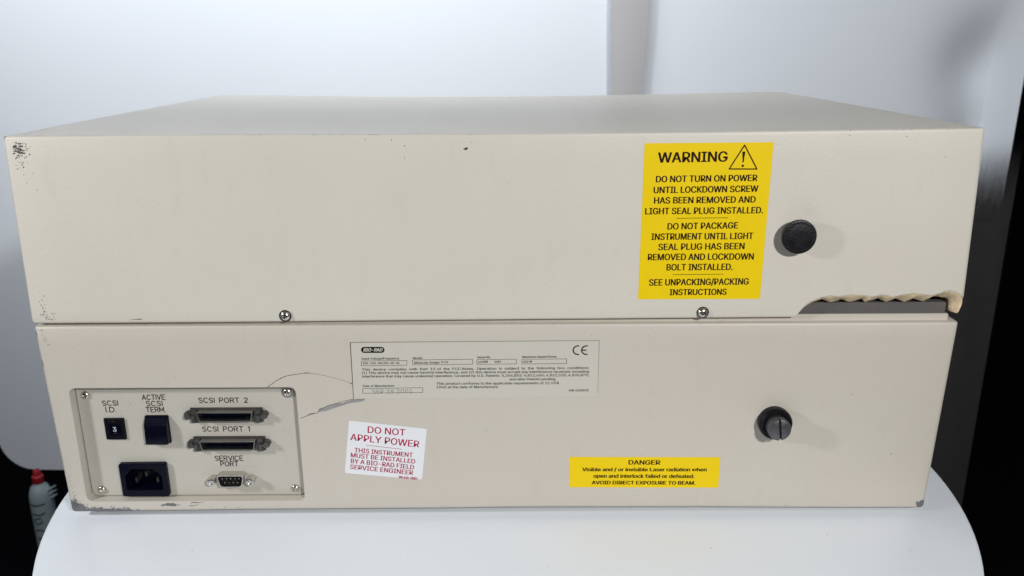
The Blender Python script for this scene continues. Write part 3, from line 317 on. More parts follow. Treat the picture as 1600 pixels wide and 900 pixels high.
'm':(610,"53 0 53 379 112 379 112 295 108 295 118 323 132 346 151 363 172 376 195 384 219 386 257 380 287 361 309 331 321 295 312 295 322 321 337 343 357 361 381 375 407 383 437 386 468 383 497 372 522 354 541 328 553 296 557 255 557 0 496 0 496 254 490 289 473 313 447 326 419 330 395 328 374 320 358 307 345 290 338 270 335 247 335 0 274 0 274 260 269 288 253 311 229 326 199 330 178 328 158 320 140 307 126 289 117 266 114 238 114 0","9 10 11 20 21 22 8 9 11 19 20 22 19 22 23 8 11 12 0 1 2 0 2 4 4 2 3 7 8 12 18 19 23 18 23 24 6 7 12 6 12 13 17 18 24 17 24 25 5 6 47 47 6 13 16 17 35 35 17 34 34 17 25 47 13 46 46 13 14 5 47 48 33 34 25 5 48 49 16 35 36 33 25 26 45 46 14 32 33 26 4 5 49 15 16 36 4 49 50 15 36 37 31 32 26 44 45 15 15 45 14 4 50 51 15 37 38 31 26 27 0 4 52 52 4 51 44 15 38 44 38 39 30 31 27 43 44 39 43 39 40 0 52 53 42 43 40 30 27 28 29 30 28 42 40 41 0 53 54"),
'n':(410,"114 227 114 0 53 0 53 379 112 379 112 287 102 287 124 332 152 362 187 379 227 384 264 380 295 369 321 349 341 321 353 285 357 240 357 0 296 0 296 235 290 275 273 304 246 323 210 329 184 326 161 317 141 303 126 283 117 257","9 10 11 9 11 12 2 3 4 2 4 6 6 4 5 8 9 12 8 12 13 7 8 13 7 13 23 23 13 14 6 7 25 25 7 24 24 7 23 22 23 14 21 22 14 21 14 15 6 25 26 20 21 15 6 26 27 2 6 28 28 6 27 20 15 16 19 20 16 2 28 0 19 16 17 18 19 17 2 0 1"),
'o':(415,"207 -8 159 -2 117 16 82 46 56 85 40 133 34 187 40 243 56 291 82 330 117 360 159 378 207 384 256 378 299 360 333 330 359 291 376 243 381 187 376 133 359 85 333 46 299 16 256 -2 207 46 242 51 270 66 292 89 307 117 316 151 319 187 316 224 307 258 292 287 270 310 242 325 207 330 173 325 145 310 124 287 108 258 99 224 96 187 99 151 108 117 124 89 145 66 173 51","11 12 13 10 11 13 10 13 14 9 10 14 9 14 15 8 9 37 37 9 36 36 9 15 35 36 15 35 15 16 8 37 38 34 35 16 8 38 39 33 34 16 7 8 39 33 16 17 7 39 40 32 33 17 7 40 41 31 32 17 6 7 41 31 17 18 6 41 42 30 31 18 5 6 42 5 42 43 29 30 18 29 18 19 5 43 44 28 29 19 4 5 44 28 19 20 4 44 45 27 28 20 4 45 46 26 27 20 3 4 46 26 20 21 3 46 47 25 26 21 3 47 24 24 25 21 2 3 24 2 24 21 2 21 22 1 2 22 1 22 23 0 1 23"),
'p':(424,"53 -143 53 379 112 379 112 319 118 319 126 331 137 346 152 360 171 373 197 381 229 384 274 378 313 361 345 332 370 293 385 245 390 189 385 133 370 84 346 45 313 16 274 -2 229 -8 198 -5 173 4 153 17 138 31 127 46 118 59 114 59 114 -143 220 47 253 51 279 66 301 88 316 117 325 151 328 189 325 227 316 261 301 290 280 311 253 325 220 330 188 325 161 312 140 291 125 263 116 229 113 189 116 150 125 115 140 86 162 65 188 51","9 10 11 8 9 11 0 1 2 0 2 3 8 11 12 7 8 12 7 12 13 6 7 13 5 6 13 5 13 43 43 13 42 42 13 14 4 5 43 4 43 44 4 44 45 41 42 14 0 3 4 0 4 48 48 4 47 47 4 46 46 4 45 40 41 14 40 14 15 39 40 15 38 39 15 38 15 16 0 48 49 37 38 16 0 49 50 36 37 16 36 16 17 35 36 17 0 50 51 35 17 18 34 35 18 0 51 29 29 51 52 33 34 18 29 52 53 33 18 19 32 33 19 29 53 28 28 53 54 0 29 30 27 28 54 27 54 31 31 32 19 27 31 19 26 27 19 26 19 20 25 26 20 24 25 20 24 20 21 23 24 21 23 21 22"),
'q':(424,"372 -143 311 -143 311 59 306 59 298 46 287 31 272 17 252 4 227 -5 195 -8 151 -2 111 16 79 45 55 84 39 133 34 189 39 245 55 293 79 332 112 361 151 378 196 384 228 381 253 373 272 360 287 346 298 331 307 319 313 319 313 379 372 379 205 47 236 51 263 65 284 86 299 115 309 150 312 189 309 229 300 263 284 291 263 312 237 325 205 330 172 325 145 311 124 290 108 261 99 227 96 189 99 151 109 117 124 88 145 66 172 51","20 21 22 20 22 23 28 29 30 28 30 0 19 20 23 19 23 24 18 19 24 18 24 25 18 25 26 17 18 44 44 18 43 43 18 26 43 26 27 42 43 27 17 44 45 41 42 27 41 27 28 41 28 40 40 28 39 39 28 38 38 28 0 17 45 46 16 17 46 16 46 47 16 47 48 15 16 48 37 38 0 15 48 49 14 15 49 14 49 50 36 37 0 14 50 51 35 36 0 13 14 51 13 51 52 34 35 2 2 35 0 13 52 53 33 34 2 12 13 53 12 53 54 32 33 3 3 33 2 32 3 4 1 2 0 12 54 31 31 32 4 12 31 4 12 4 5 11 12 5 11 5 6 11 6 7 10 11 7 10 7 8 9 10 8"),
'r':(259,"53 0 53 379 112 379 112 321 115 321 130 347 152 367 181 380 213 385 221 385 229 384 243 384 243 322 239 323 230 324 219 325 207 326 182 323 159 315 140 301 126 284 117 262 114 237 114 0","7 8 9 7 9 10 7 10 11 7 11 12 6 7 12 0 1 2 0 2 3 5 6 13 13 6 12 4 5 16 16 5 15 15 5 14 14 5 13 4 16 17 4 17 18 0 3 4 0 4 21 21 4 20 20 4 19 19 4 18 0 21 22 0 22 23"),
's':(365,"182 -8 145 -5 112 3 84 18 62 38 45 63 36 94 94 107 105 79 124 60 150 49 181 45 217 50 244 62 262 81 268 103 265 121 254 136 237 147 212 155 149 170 104 186 72 208 53 237 47 274 51 305 65 332 87 354 115 370 149 381 187 384 223 381 254 372 279 358 299 339 314 316 324 290 268 277 258 298 243 316 219 328 187 333 156 329 131 317 114 299 109 277 112 258 124 243 144 232 172 223 229 209 275 194 306 171 325 142 331 107 326 75 312 47 290 24 260 6 223 -5","29 30 31 28 29 31 28 31 32 28 32 33 27 28 33 27 33 34 26 27 34 26 34 41 41 34 35 26 41 42 40 41 35 25 26 42 25 42 43 39 40 35 25 43 44 38 39 35 38 35 36 24 25 44 24 44 45 37 38 36 24 45 46 23 24 46 23 46 47 23 47 48 22 23 48 22 48 49 22 49 50 22 50 51 21 22 51 21 51 52 20 21 52 20 52 53 19 20 53 18 19 53 17 18 53 17 53 54 16 17 54 15 16 54 6 7 8 15 54 55 14 15 55 5 6 8 13 14 55 5 8 9 13 55 56 4 5 9 12 13 56 4 9 10 11 12 56 4 10 11 11 56 57 4 11 57 3 4 57 3 57 58 2 3 58 2 58 59 1 2 59 0 1 59"),
't':(227,"204 379 204 327 6 327 6 379 65 471 126 471 126 98 128 76 136 61 150 53 170 50 177 50 185 51 194 52 202 54 213 2 203 -1 192 -3 180 -4 168 -4 125 2 92 21 72 52 65 93","2 3 0 2 0 1 23 4 5 23 5 6 23 6 7 22 23 7 22 7 8 22 8 9 13 14 15 22 9 10 21 22 10 12 13 15 11 12 15 21 10 11 21 11 15 20 21 15 19 20 15 19 15 16 19 16 17 19 17 18|4"),
'u':(410,"182 -5 146 -1 115 11 89 31 69 59 57 95 53 139 53 379 114 379 114 144 119 105 137 75 164 56 200 50 226 53 249 62 268 77 283 97 293 122 296 153 296 379 357 379 357 0 298 0 298 92 307 92 286 47 257 17 222 0","6 7 8 6 8 9 19 20 21 19 21 22 18 19 22 6 9 10 5 6 10 17 18 25 25 18 22 5 10 11 16 17 24 24 17 25 4 5 11 16 24 26 26 24 23 26 25 22 15 16 26 4 11 12 14 15 26 3 4 12 3 12 13 13 14 26 3 13 26 3 26 27 23 26 22 2 3 27 2 27 28 1 2 28 1 28 0"),
'v':(389,"163 0 17 379 84 379 165 155 177 121 187 87 196 53 206 21 184 21 194 53 203 87 213 121 224 155 305 379 371 379 226 0","0 1 2 0 2 3 12 13 14 12 14 15 0 3 4 11 12 15 0 4 5 10 11 15 0 5 9 9 5 6 9 10 6 6 10 15 0 9 8 7 6 15 0 8 7 0 7 15"),
'w':(567,"138 0 23 379 87 379 133 214 143 177 154 137 165 91 175 41 165 41 175 90 186 135 196 176 206 214 252 379 316 379 362 214 371 176 382 136 392 91 402 41 391 41 402 90 413 135 423 176 434 214 480 379 545 379 429 0 368 0 319 172 312 198 305 225 297 252 291 280 284 309 277 338 291 338 284 309 277 280 270 252 263 225 255 198 248 172 199 0","0 1 2 0 2 3 12 13 35 35 13 14 35 14 36 36 14 15 24 25 26 24 26 27 12 35 34 37 36 15 12 34 38 12 38 39 12 39 40 12 40 41 0 3 4 11 12 41 23 24 27 11 41 42 0 4 5 10 11 42 22 23 27 10 42 43 0 5 6 9 10 43 21 22 27 0 6 8 8 6 7 8 9 43 20 21 19 0 8 43"),
'x':(379,"21 0 171 218 171 171 29 379 100 379 147 306 164 279 179 253 193 229 207 206 175 206 190 229 202 253 216 279 233 306 282 379 352 379 209 169 209 214 358 0 287 0 231 85 214 112 200 136 187 159 173 182 205 182 191 159 178 136 165 112 148 85 91 0","2 3 4 2 4 5 14 15 16 14 16 17 2 5 6 13 14 17 2 6 1 1 6 7 12 13 18 18 13 17 1 7 11 11 7 8 11 12 8 8 12 18 1 11 10 9 8 18 0 1 10 9 18 19 0 10 25 25 10 9 25 9 26 26 9 19 0 25 24 27 26 19 0 24 28 28 24 23 28 27 23 23 27 19 0 28 29 22 23 19 0 29 30 21 22 19 0 30 31 20 21 19"),
'y':(389,"47 -139 61 -86 71 -87 88 -90 104 -89 118 -84 130 -74 141 -58 151 -36 163 -1 17 379 84 379 165 155 177 121 187 87 196 53 206 21 184 21 193 53 202 87 212 121 224 155 305 379 371 379 204 -58 191 -85 177 -107 159 -124 139 -136 117 -143 91 -145 77 -145 65 -143 54 -141","9 10 11 9 11 12 21 22 23 21 23 24 9 12 13 20 21 24 9 13 14 19 20 16 16 20 24 9 14 18 18 14 15 18 19 15 15 19 16 9 18 17 9 17 16 9 16 24 8 9 24 7 8 24 6 7 24 6 24 25 5 6 25 4 5 25 4 25 26 0 1 2 0 2 3 3 4 26 0 3 26 0 26 27 0 27 28 0 28 29 33 0 29 32 33 29 31 32 29 31 29 30"),
'z':(380,"42 0 42 46 254 320 254 323 48 323 48 379 333 379 333 331 126 60 126 56 339 56 339 0","4 5 6 4 6 7 4 7 3 3 7 2 2 7 8 1 2 8 1 8 9 1 9 10 1 10 11 0 1 11"),
'0':(453,"227 -7 174 1 130 24 95 62 69 113 53 178 48 254 53 330 69 395 95 447 130 484 174 508 227 516 279 508 323 484 358 447 384 395 400 330 405 254 400 178 384 113 359 62 323 24 279 1 227 50 261 56 290 74 313 103 330 144 340 194 344 254 340 314 330 365 313 405 290 435 261 453 227 460 192 453 163 435 140 405 123 365 113 314 109 254 113 194 123 144 140 103 163 74 192 56","11 12 13 10 11 13 10 13 14 9 10 14 9 14 36 36 14 15 9 36 37 35 36 15 9 37 38 34 35 15 8 9 38 34 15 16 8 38 39 33 34 16 8 39 40 32 33 16 7 8 40 32 16 17 7 40 41 31 32 17 6 7 41 31 17 18 6 41 42 30 31 18 5 6 42 5 42 43 29 30 18 29 18 19 5 43 44 28 29 19 4 5 44 28 19 20 4 44 45 27 28 20 3 4 45 27 20 21 3 45 46 26 27 21 3 46 47 25 26 21 2 3 47 25 21 22 2 47 24 24 25 22 2 24 22 1 2 22 1 22 23 0 1 23"),
'1':(453,"76 0 76 55 391 55 391 0 276 509 276 0 212 0 212 448 209 448 86 358 86 427 198 509","0 1 2 0 2 3 10 11 4 10 4 8 8 4 7 7 4 5 10 8 9 6 7 5|4"),
'2':(453,"64 0 64 47 234 229 261 257 282 282 299 305 311 327 318 348 320 371 317 397 308 419 293 436 273 449 250 457 224 460 196 457 172 447 153 433 139 413 130 390 127 362 66 362 71 405 86 442 111 473 143 496 182 511 225 516 268 511 306 497 337 474 361 445 376 411 381 372 378 345 371 318 357 290 336 259 306 223 267 180 153 60 153 57 389 57 389 0","26 27 28 25 26 28 25 28 29 25 29 30 24 25 30 24 30 31 23 24 15 15 24 14 14 24 31 13 14 31 23 15 16 12 13 31 11 12 31 23 16 17 11 31 32 22 23 17 10 11 32 22 17 18 9 10 32 22 18 19 9 32 33 21 22 19 8 9 33 21 19 20 8 33 34 7 8 34 6 7 34 6 34 35 5 6 35 5 35 36 4 5 36 4 36 37 3 4 37 3 37 38 2 3 38 1 2 38 1 38 39 1 39 40 1 40 41 1 41 42 1 42 43 0 1 43"),
'3':(453,"218 -7 173 -3 133 10 98 30 70 57 52 91 44 132 109 132 115 107 126 87 144 71 165 59 191 52 219 50 248 53 275 61 297 74 315 93 325 116 329 145 326 172 316 196 299 217 275 234 242 244 201 248 157 248 157 299 288 448 288 452 70 452 70 509 372 509 372 461 211 278 211 289 264 288 308 276 344 253 371 222 387 186 393 145 387 103 370 66 344 36 309 12 266 -2","30 31 32 30 32 33 30 33 29 29 33 28 28 33 34 27 28 35 35 28 34 26 27 35 26 35 36 26 36 37 26 37 38 26 38 25 25 38 24 24 38 39 23 24 39 22 23 39 22 39 40 21 22 40 20 21 40 20 40 41 19 20 41 18 19 41 18 41 42 5 6 7 5 7 8 17 18 42 5 8 9 17 42 43 16 17 43 4 5 9 4 9 10 15 16 43 4 10 11 15 43 44 14 15 44 4 11 12 3 4 12 13 14 44 3 12 13 3 13 44 3 44 45 2 3 45 2 45 46 1 2 46 1 46 0"),
'4':(453,"40 105 40 158 247 509 311 509 109 166 109 163 413 163 413 105 282 0 282 121 282 146 282 318 343 318 343 0","1 2 3 1 3 4 1 4 5 1 5 6 1 6 7 0 1 7 10 11 12 10 12 13 9 10 13 8 9 13|8"),
'5':(453,"221 -7 178 -2 140 11 108 32 83 60 66 93 60 130 122 130 127 108 138 89 154 73 173 60 196 52 221 50 250 53 276 64 298 82 314 104 324 131 328 162 324 193 314 221 297 244 275 262 248 273 218 277 192 275 167 268 145 258 128 246 67 253 96 509 366 509 366 452 151 452 134 301 136 301 155 315 178 325 203 331 229 334 263 330 294 321 321 306 345 285 364 260 379 231 388 199 391 163 385 117 369 76 343 41 309 15 268 -1","30 31 34 34 31 32 34 32 33 30 34 35 39 40 41 38 39 41 38 41 42 37 38 42 37 42 43 36 37 43 36 43 44 30 35 36 30 36 26 26 36 25 25 36 44 25 44 45 24 25 45 30 26 27 23 24 45 30 27 28 22 23 45 22 45 46 30 28 29 21 22 46 21 46 47 20 21 47 20 47 48 19 20 48 19 48 49 18 19 49 17 18 49 5 6 7 5 7 8 17 49 50 5 8 9 16 17 50 4 5 9 4 9 10 15 16 50 15 50 51 4 10 11 14 15 51 3 4 11 3 11 12 13 14 51 3 12 13 3 13 51 3 51 52 2 3 52 2 52 53 1 2 53 1 53 0"),
'6':(453,"226 -7 182 -1 142 15 109 40 84 74 69 115 64 162 68 199 80 239 102 285 137 340 252 509 322 509 151 261 145 261 154 275 165 288 179 299 196 307 214 312 235 314 278 309 316 295 346 271 370 240 384 201 389 157 384 112 368 73 343 39 310 14 271 -2 226 48 254 52 279 63 299 79 314 101 324 128 327 157 324 187 314 213 299 235 279 251 254 262 226 265 198 262 174 252 153 235 138 214 128 188 125 158 128 128 138 102 153 79 174 63 198 52","10 11 12 10 12 16 16 12 13 9 10 16 19 20 21 18 19 21 18 21 22 17 18 22 16 17 22 16 22 23 9 16 15 13 16 44 44 16 23 8 9 15 8 15 14 44 23 43 43 23 24 13 44 45 13 45 46 42 43 24 8 14 13 8 13 46 8 46 47 41 42 24 41 24 25 7 8 47 7 47 48 40 41 25 7 48 49 39 40 25 39 25 26 6 7 49 6 49 50 38 39 26 5 6 50 5 50 51 37 38 26 37 26 27 5 51 52 36 37 27 4 5 52 36 27 28 4 52 53 35 36 28 4 53 54 34 35 28 3 4 54 34 28 29 3 54 55 33 34 29 3 55 32 32 33 29 3 32 29 2 3 29 2 29 30 1 2 30 1 30 31 0 1 31"),
'7':(453,"97 0 323 448 323 452 62 452 62 509 391 509 391 449 165 0","3 4 5 3 5 2 2 5 6 1 2 6 1 6 7 0 1 7"),
'8':(453,"226 -7 178 -2 136 11 101 33 74 62 57 96 52 135 55 166 65 195 81 220 101 241 125 256 153 265 153 267 119 282 93 308 76 342 70 380 75 417 90 450 114 477 146 498 184 511 226 516 269 511 306 498 337 477 361 450 377 417 382 380 376 342 359 308 333 282 300 267 300 265 327 256 351 241 372 220 387 195 397 166 401 135 395 96 378 62 352 33 317 11 275 -2 226 49 258 52 285 60 307 74 323 91 333 113 337 139 333 165 322 189 305 208 283 223 256 232 226 235 196 232 169 223 147 208 130 189 119 165 115 139 119 113 129 91 145 74 167 60 195 52 226 290 252 292 274 300 293 313 307 330 316 351 319 376 316 399 308 420 294 437 275 449 252 457 226 460 200 457 177 449 159 437 145 420 136 399 133 376 136 351 145 330 159 313 178 300 201 292","22 23 24 21 22 24 21 24 25 20 21 25 20 25 26 19 20 26 19 26 82 82 26 27 19 82 83 81 82 27 19 83 84 80 81 27 18 19 84 80 27 28 18 84 85 79 80 28 18 85 86 78 79 28 18 86 87 77 78 28 17 18 87 77 28 29 17 87 88 76 77 29 16 17 88 76 29 30 16 88 89 75 76 30 16 89 90 74 75 30 15 16 90 74 30 31 15 90 91 73 74 31 15 91 92 72 73 31 14 15 92 72 31 32 14 92 93 71 72 32 14 93 70 70 71 32 14 70 32 13 14 32 13 32 33 12 13 33 12 33 34 11 12 34 11 34 35 10 11 35 10 35 36 9 10 59 59 10 58 58 10 36 58 36 57 57 36 37 9 59 60 56 57 37 9 60 61 55 56 37 8 9 61 55 37 38 8 61 62 54 55 38 7 8 62 54 38 39 7 62 63 53 54 39 6 7 63 53 39 40 6 63 64 52 53 40 6 64 65 51 52 40 5 6 65 51 40 41 5 65 66 50 51 41 4 5 66 50 41 42 4 66 67 49 50 42 4 67 68 48 49 42 3 4 68 48 42 43 3 68 69 47 48 43 3 69 46 46 47 43 3 46 43 2 3 43 2 43 44 1 2 44 1 44 45 0 1 45"),
'9':(453,"226 516 271 510 310 494 343 468 368 434 384 393 389 347 385 309 373 270 350 224 315 168 200 0 130 0 301 248 307 248 299 234 287 221 273 210 257 202 238 196 218 195 175 199 137 214 106 237 83 269 68 307 64 352 69 397 85 436 110 469 143 494 182 510 226 460 199 457 174 446 154 429 138 407 129 381 125 352 129 322 138 295 154 274 174 257 199 247 226 243 254 247 279 257 299 273 314 295 324 321 327 350 324 381 314 407 299 429 279 446 254 457","31 0 1 30 31 1 30 1 2 29 30 2 29 2 3 28 29 33 33 29 32 32 29 3 32 3 55 55 3 4 28 33 34 54 55 4 28 34 35 53 54 4 27 28 35 53 4 5 27 35 36 52 53 5 27 36 37 51 52 5 26 27 37 51 5 6 26 37 38 50 51 6 25 26 38 25 38 39 49 50 6 49 6 7 25 39 40 48 49 7 48 7 8 24 25 40 24 40 41 47 48 8 24 41 42 46 47 8 46 8 14 14 8 9 23 24 42 23 42 43 45 46 13 13 46 14 45 13 17 17 13 12 15 14 9 23 43 44 44 45 17 23 44 17 22 23 17 16 15 9 16 9 10 17 16 10 21 22 17 21 17 18 12 17 10 21 18 19 20 21 19 12 10 11"),
'.':(188,"95 -4 78 -1 63 9 53 24 50 41 53 59 63 73 78 83 95 87 113 83 128 73 138 59 141 41 138 24 128 9 113 -1","7 8 9 6 7 9 6 9 10 5 6 10 5 10 11 4 5 11 4 11 12 3 4 12 3 12 13 2 3 13 2 13 14 1 2 14 1 14 15 0 1 15"),
',':(188,"38 -119 68 71 137 71 84 -119","0 1 2 0 2 3"),
':':(188,"95 -4 78 -1 63 9 53 24 50 41 53 59 63 73 78 83 95 87 113 83 128 73 138 59 141 41 138 24 128 9 113 -1 95 271 78 274 63 284 53 299 50 316 53 334 63 349 78 359 95 362 113 359 128 349 138 334 141 316 138 299 128 284 113 274","7 8 9 6 7 9 6 9 10 5 6 10 5 10 11 4 5 11 4 11 12 3 4 12 3 12 13 2 3 13 2 13 14 1 2 14 1 14 15 0 1 15 23 24 25 22 23 25 22 25 26 21 22 26 21 26 27 20 21 27 20 27 28 19 20 28 19 28 29 18 19 29 18 29 30 17 18 30 17 30 31 16 17 31|16"),
';':(188,"38 -119 68 71 137 71 84 -119 103 271 86 274 71 284 61 299 58 316 61 334 71 349 86 359 103 362 121 359 136 349 146 334 149 316 146 299 136 284 121 274","0 1 2 0 2 3 11 12 13 10 11 13 10 13 14 9 10 14 9 14 15 8 9 15 8 15 16 7 8 16 7 16 17 6 7 17 6 17 18 5 6 18 5 18 19 4 5 19|4"),
'/':(249,"235 533 71 -76 14 -76 178 533","2 3 0 2 0 1"),
'(':(273,"89 207 92 264 101 324 114 384 132 441 153 494 177 539 236 539 212 485 191 428 174 370 161 313 154 258 151 207 154 161 160 115 172 67 188 16 209 -38 236 -96 177 -96 139 -21 111 55 95 131","5 6 7 5 7 8 4 5 8 4 8 9 3 4 9 3 9 10 2 3 10 2 10 11 1 2 11 1 11 12 0 1 12 0 12 13 23 0 13 23 13 14 23 14 15 22 23 15 22 15 16 22 16 17 21 22 17 21 17 18 20 21 18 20 18 19"),
')':(273,"37 -96 64 -37 86 18 102 69 113 116 120 162 122 207 119 258 112 313 99 370 82 428 62 485 37 539 97 539 121 494 142 441 159 384 173 323 181 264 184 207 178 130 161 53 134 -22 97 -96","11 12 13 11 13 14 11 14 15 10 11 15 10 15 16 9 10 16 9 16 17 8 9 17 8 17 18 7 8 18 7 18 19 6 7 19 5 6 19 5 19 20 4 5 20 4 20 21 3 4 21 2 3 21 2 21 22 1 2 22 1 22 23 0 1 23"),
'-':(453,"337 244 337 188 114 188 114 244","2 3 0 2 0 1"),
}

def text_into(bm, s, x0, z0, x1, z1, cap, y, shear=0.0, fat=0.0):
    d = Vector((x1-x0, 0, z1-z0)); Ln = d.length; d.normalize(); n = Vector((-d.z, 0, d.x))
    pen = 0; P = []; F = []; Q = []
    for c in s:
        if c == ' ': pen += SPACE; continue
        adv, vs, fs = GLYPH[c]; vs = list(map(int, vs.split())); fs, _, lim = fs.partition('|'); fs = list(map(int, fs.split())); k = len(P)
        lim = int(lim) if lim else 9999; Q += [0.0 if i//2 < lim else 0.0018 for i in range(0, len(vs), 2)]
        P += [(pen+vs[i]+shear*vs[i+1], vs[i+1]) for i in range(0, len(vs), 2)]
        F += [[k+fs[i], k+fs[i+1], k+fs[i+2]] for i in range(0, len(fs), 3)]
        pen += adv
    a = min(p[0] for p in P); b = max(p[0] for p in P); sx = (Ln-fat)/(b-a); sy = cap/CAPH
    for k in range(3 if fat else 1):      # a bolder print: the same letter laid three times, each a hair over the last
        add(bm, [Vector((x0, y-0.004*k-q, z0)) + d*((px-a)*sx+fat*k/2) + n*(py*sy+(fat*0.25 if k == 1 else 0)) for (px, py), q in zip(P, Q)], F)
def text_mesh(name, lines, y, m, parent, **kw):
    for (s, x0, z0, x1, z1, c) in lines:
        bm = bmesh.new(); text_into(bm, s, x0, z0, x1, z1, c, y, **kw)
        me = bpy.data.meshes.new(name); bm.to_mesh(me); bm.free(); me.materials.append(m)
        o = bpy.data.objects.new(name, me); COL.objects.link(o); o.parent = parent; o.matrix_parent_inverse = Matrix.Translation(-world_loc(parent))
        o['kind'] = 'stuff'
    return o
def stroke(bm, pts, w_, y, closed=False, seg=8):
    """flat ribbon of width w_ with round joints; each piece a hair above the last so none share a plane"""
    if closed: pts = pts+[pts[0]]
    e = stroke.k
    for (a, b) in zip(pts, pts[1:]):
        a = Vector(a); b = Vector(b); d = (b-a)
        if d.length < 1e-6: continue
        d.normalize(); n = Vector((-d.y, d.x))*w_/2; ang = math.atan2(d.y, d.x)
        P = []
        for i in range(seg//2+1): t_ = ang-math.pi/2+math.pi*i/(seg//2); P.append((b.x+w_/2*math.cos(t_), b.y+w_/2*math.sin(t_)))
        for i in range(seg//2+1): t_ = ang+math.pi/2+math.pi*i/(seg//2); P.append((a.x+w_/2*math.cos(t_), a.y+w_/2*math.sin(t_)))
        e = (e+1) % 12
        yy = y-0.004*e
        add(bm, [(x, yy, z) for x, z in P], [list(range(len(P)))])
    stroke.k = e
stroke.k = 0
def arc(cx, cz, rx, rz, a0, a1, k=10): return [(cx+rx*math.cos(R(a0+(a1-a0)*i/k)), cz+rz*math.sin(R(a0+(a1-a0)*i/k))) for i in range(k+1)]
GL = {  # single-stroke engraving letters on a box 1 high; (width, strokes)
 'S': (.62, [[(.60, .84)]+arc(.31, .75, .28, .25, 40, 250, 8)+arc(.31, .26, .30, .26, 80, -140, 8)]),
 'C': (.70, [arc(.37, .5, .37, .5, 45, 315, 12)]),
 'I': (.0, [[(0, 0), (0, 1)]]),
 'D': (.66, [[(0, 0), (0, 1), (.25, 1)]+arc(.25, .5, .41, .5, 90, -90, 10)+[(0, 0)]]),
 'A': (.74, [[(0, 0), (.37, 1), (.74, 0)], [(.13, .33), (.61, .33)]]),
 'T': (.66, [[(0, 1), (.66, 1)], [(.33, 1), (.33, 0)]]),
 'V': (.70, [[(0, 1), (.35, 0), (.70, 1)]]),
 'E': (.58, [[(.58, 1), (0, 1), (0, 0), (.58, 0)], [(0, .52), (.48, .52)]]),
 'R': (.62, [[(0, 0), (0, 1), (.35, 1)]+arc(.35, .74, .26, .26, 90, -90, 6)+[(0, .48)], [(.32, .48), (.62, 0)]]),
 'M': (.78, [[(0, 0), (0, 1), (.39, .25), (.78, 1), (.78, 0)]]),
 'P': (.60, [[(0, 0), (0, 1), (.34, 1)]+arc(.34, .73, .26, .27, 90, -90, 6)+[(0, .46)]]),
 'O': (.78, [arc(.39, .5, .39, .5, 0, 360, 16)]),
 '2': (.58, [arc(.29, .73, .28, .27, 165, -20, 8)+[(0, 0), (.58, 0)]]),
 '1': (.22, [[(0, .8), (.2, 1), (.2, 0)]]),
 '.': (.02, [[(0, 0), (.02, 0.02)]]), ' ': (.42, [])}
def engrave(bm, s, x0, z0, x1, z1, cap, y, w_):
    gap = .26; wid = sum(GL[c][0] for c in s)+gap*(len(s)-1); k = (x1-x0)/wid; x = 0
    for c in s:
        gw, st = GL[c]
        for pl in st:
            stroke(bm, [(x0+(x+px)*k, z0+(z1-z0)*(x/wid)+pz*cap) for px, pz in pl], w_, y)
        x += gw+gap

# ------------------------------------------------------------------ setting
def structure(o, kind='structure'): o['kind'] = kind; return o
ZT = -5.0       # top of the round table
bm = bmesh.new(); add(bm, [(-4000, -3000, -700), (4000, -3000, -700), (4000, 4000, -700), (-4000, 4000, -700)], [[0, 1, 2, 3]])
structure(link('floor', bm, M['room']))
bm = bmesh.new(); add(bm, [(-3000, 1900, -700), (3000, 1900, -700), (3000, 1900, 2500), (-3000, 1900, 2500)], [[0, 1, 2, 3]])
structure(link('wall', bm, M['room']))

# round white table: top disc with a soft rolled rim, skirt, and a pedestal
tb = empty('round_table', (6.8, 75.3, -700), 'round white table top carrying the cream instrument', 'table')
def zlathe(bm, x, y, prof, seg=96):
    vs = []; fs = []
    for r, z in prof:
        for i in range(seg): a = 2*math.pi*i/seg; vs.append((x+r*math.cos(a), y+r*math.sin(a), z))
    for k in range(len(prof)-1):
        for i in range(seg): j = (i+1) % seg; fs.append([k*seg+i, k*seg+j, (k+1)*seg+j, (k+1)*seg+i])
    fs.append(list(range(seg))); fs.append(list(range((len(prof)-1)*seg, len(prof)*seg)))
    add(bm, vs, fs)
bm = bmesh.new(); zlathe(bm, 6.8, 75.3, [(311.2, ZT), (312.6, ZT-0.5), (313.4, ZT-1.6), (313.4, ZT-15), (312.6, ZT-16.2), (310, ZT-17)], 160)
link('table_top', bm, M['table'], tb, True)
bm = bmesh.new(); zlathe(bm, 6.8, 75.3, [(35, ZT-17.2), (35, -680), (230, -688), (230, -699.5)], 48)
link('pedestal', bm, M['black_matt'], tb, True)

bm = bmesh.new()
for x, y, r in ((132, -36, .5), (133.2, -35.4, .3), (-60, -41, .35), (210, -22, .4), (-190, -35, .4), (30, -55, .3), (255, -40, .35), (-235, -10, .35), (90, -20, .25), (-20, -22, .3)):
    k = 7; add(bm, [(x+r*(0.6+.7*random.random())*math.cos(2*math.pi*i/k), y+r*(0.6+.7*random.random())*math.sin(2*math.pi*i/k), ZT+0.05) for i in range(k)], [list(range(k))])
link('dust_speck', bm, M['bare'], tb)['kind'] = 'stuff'
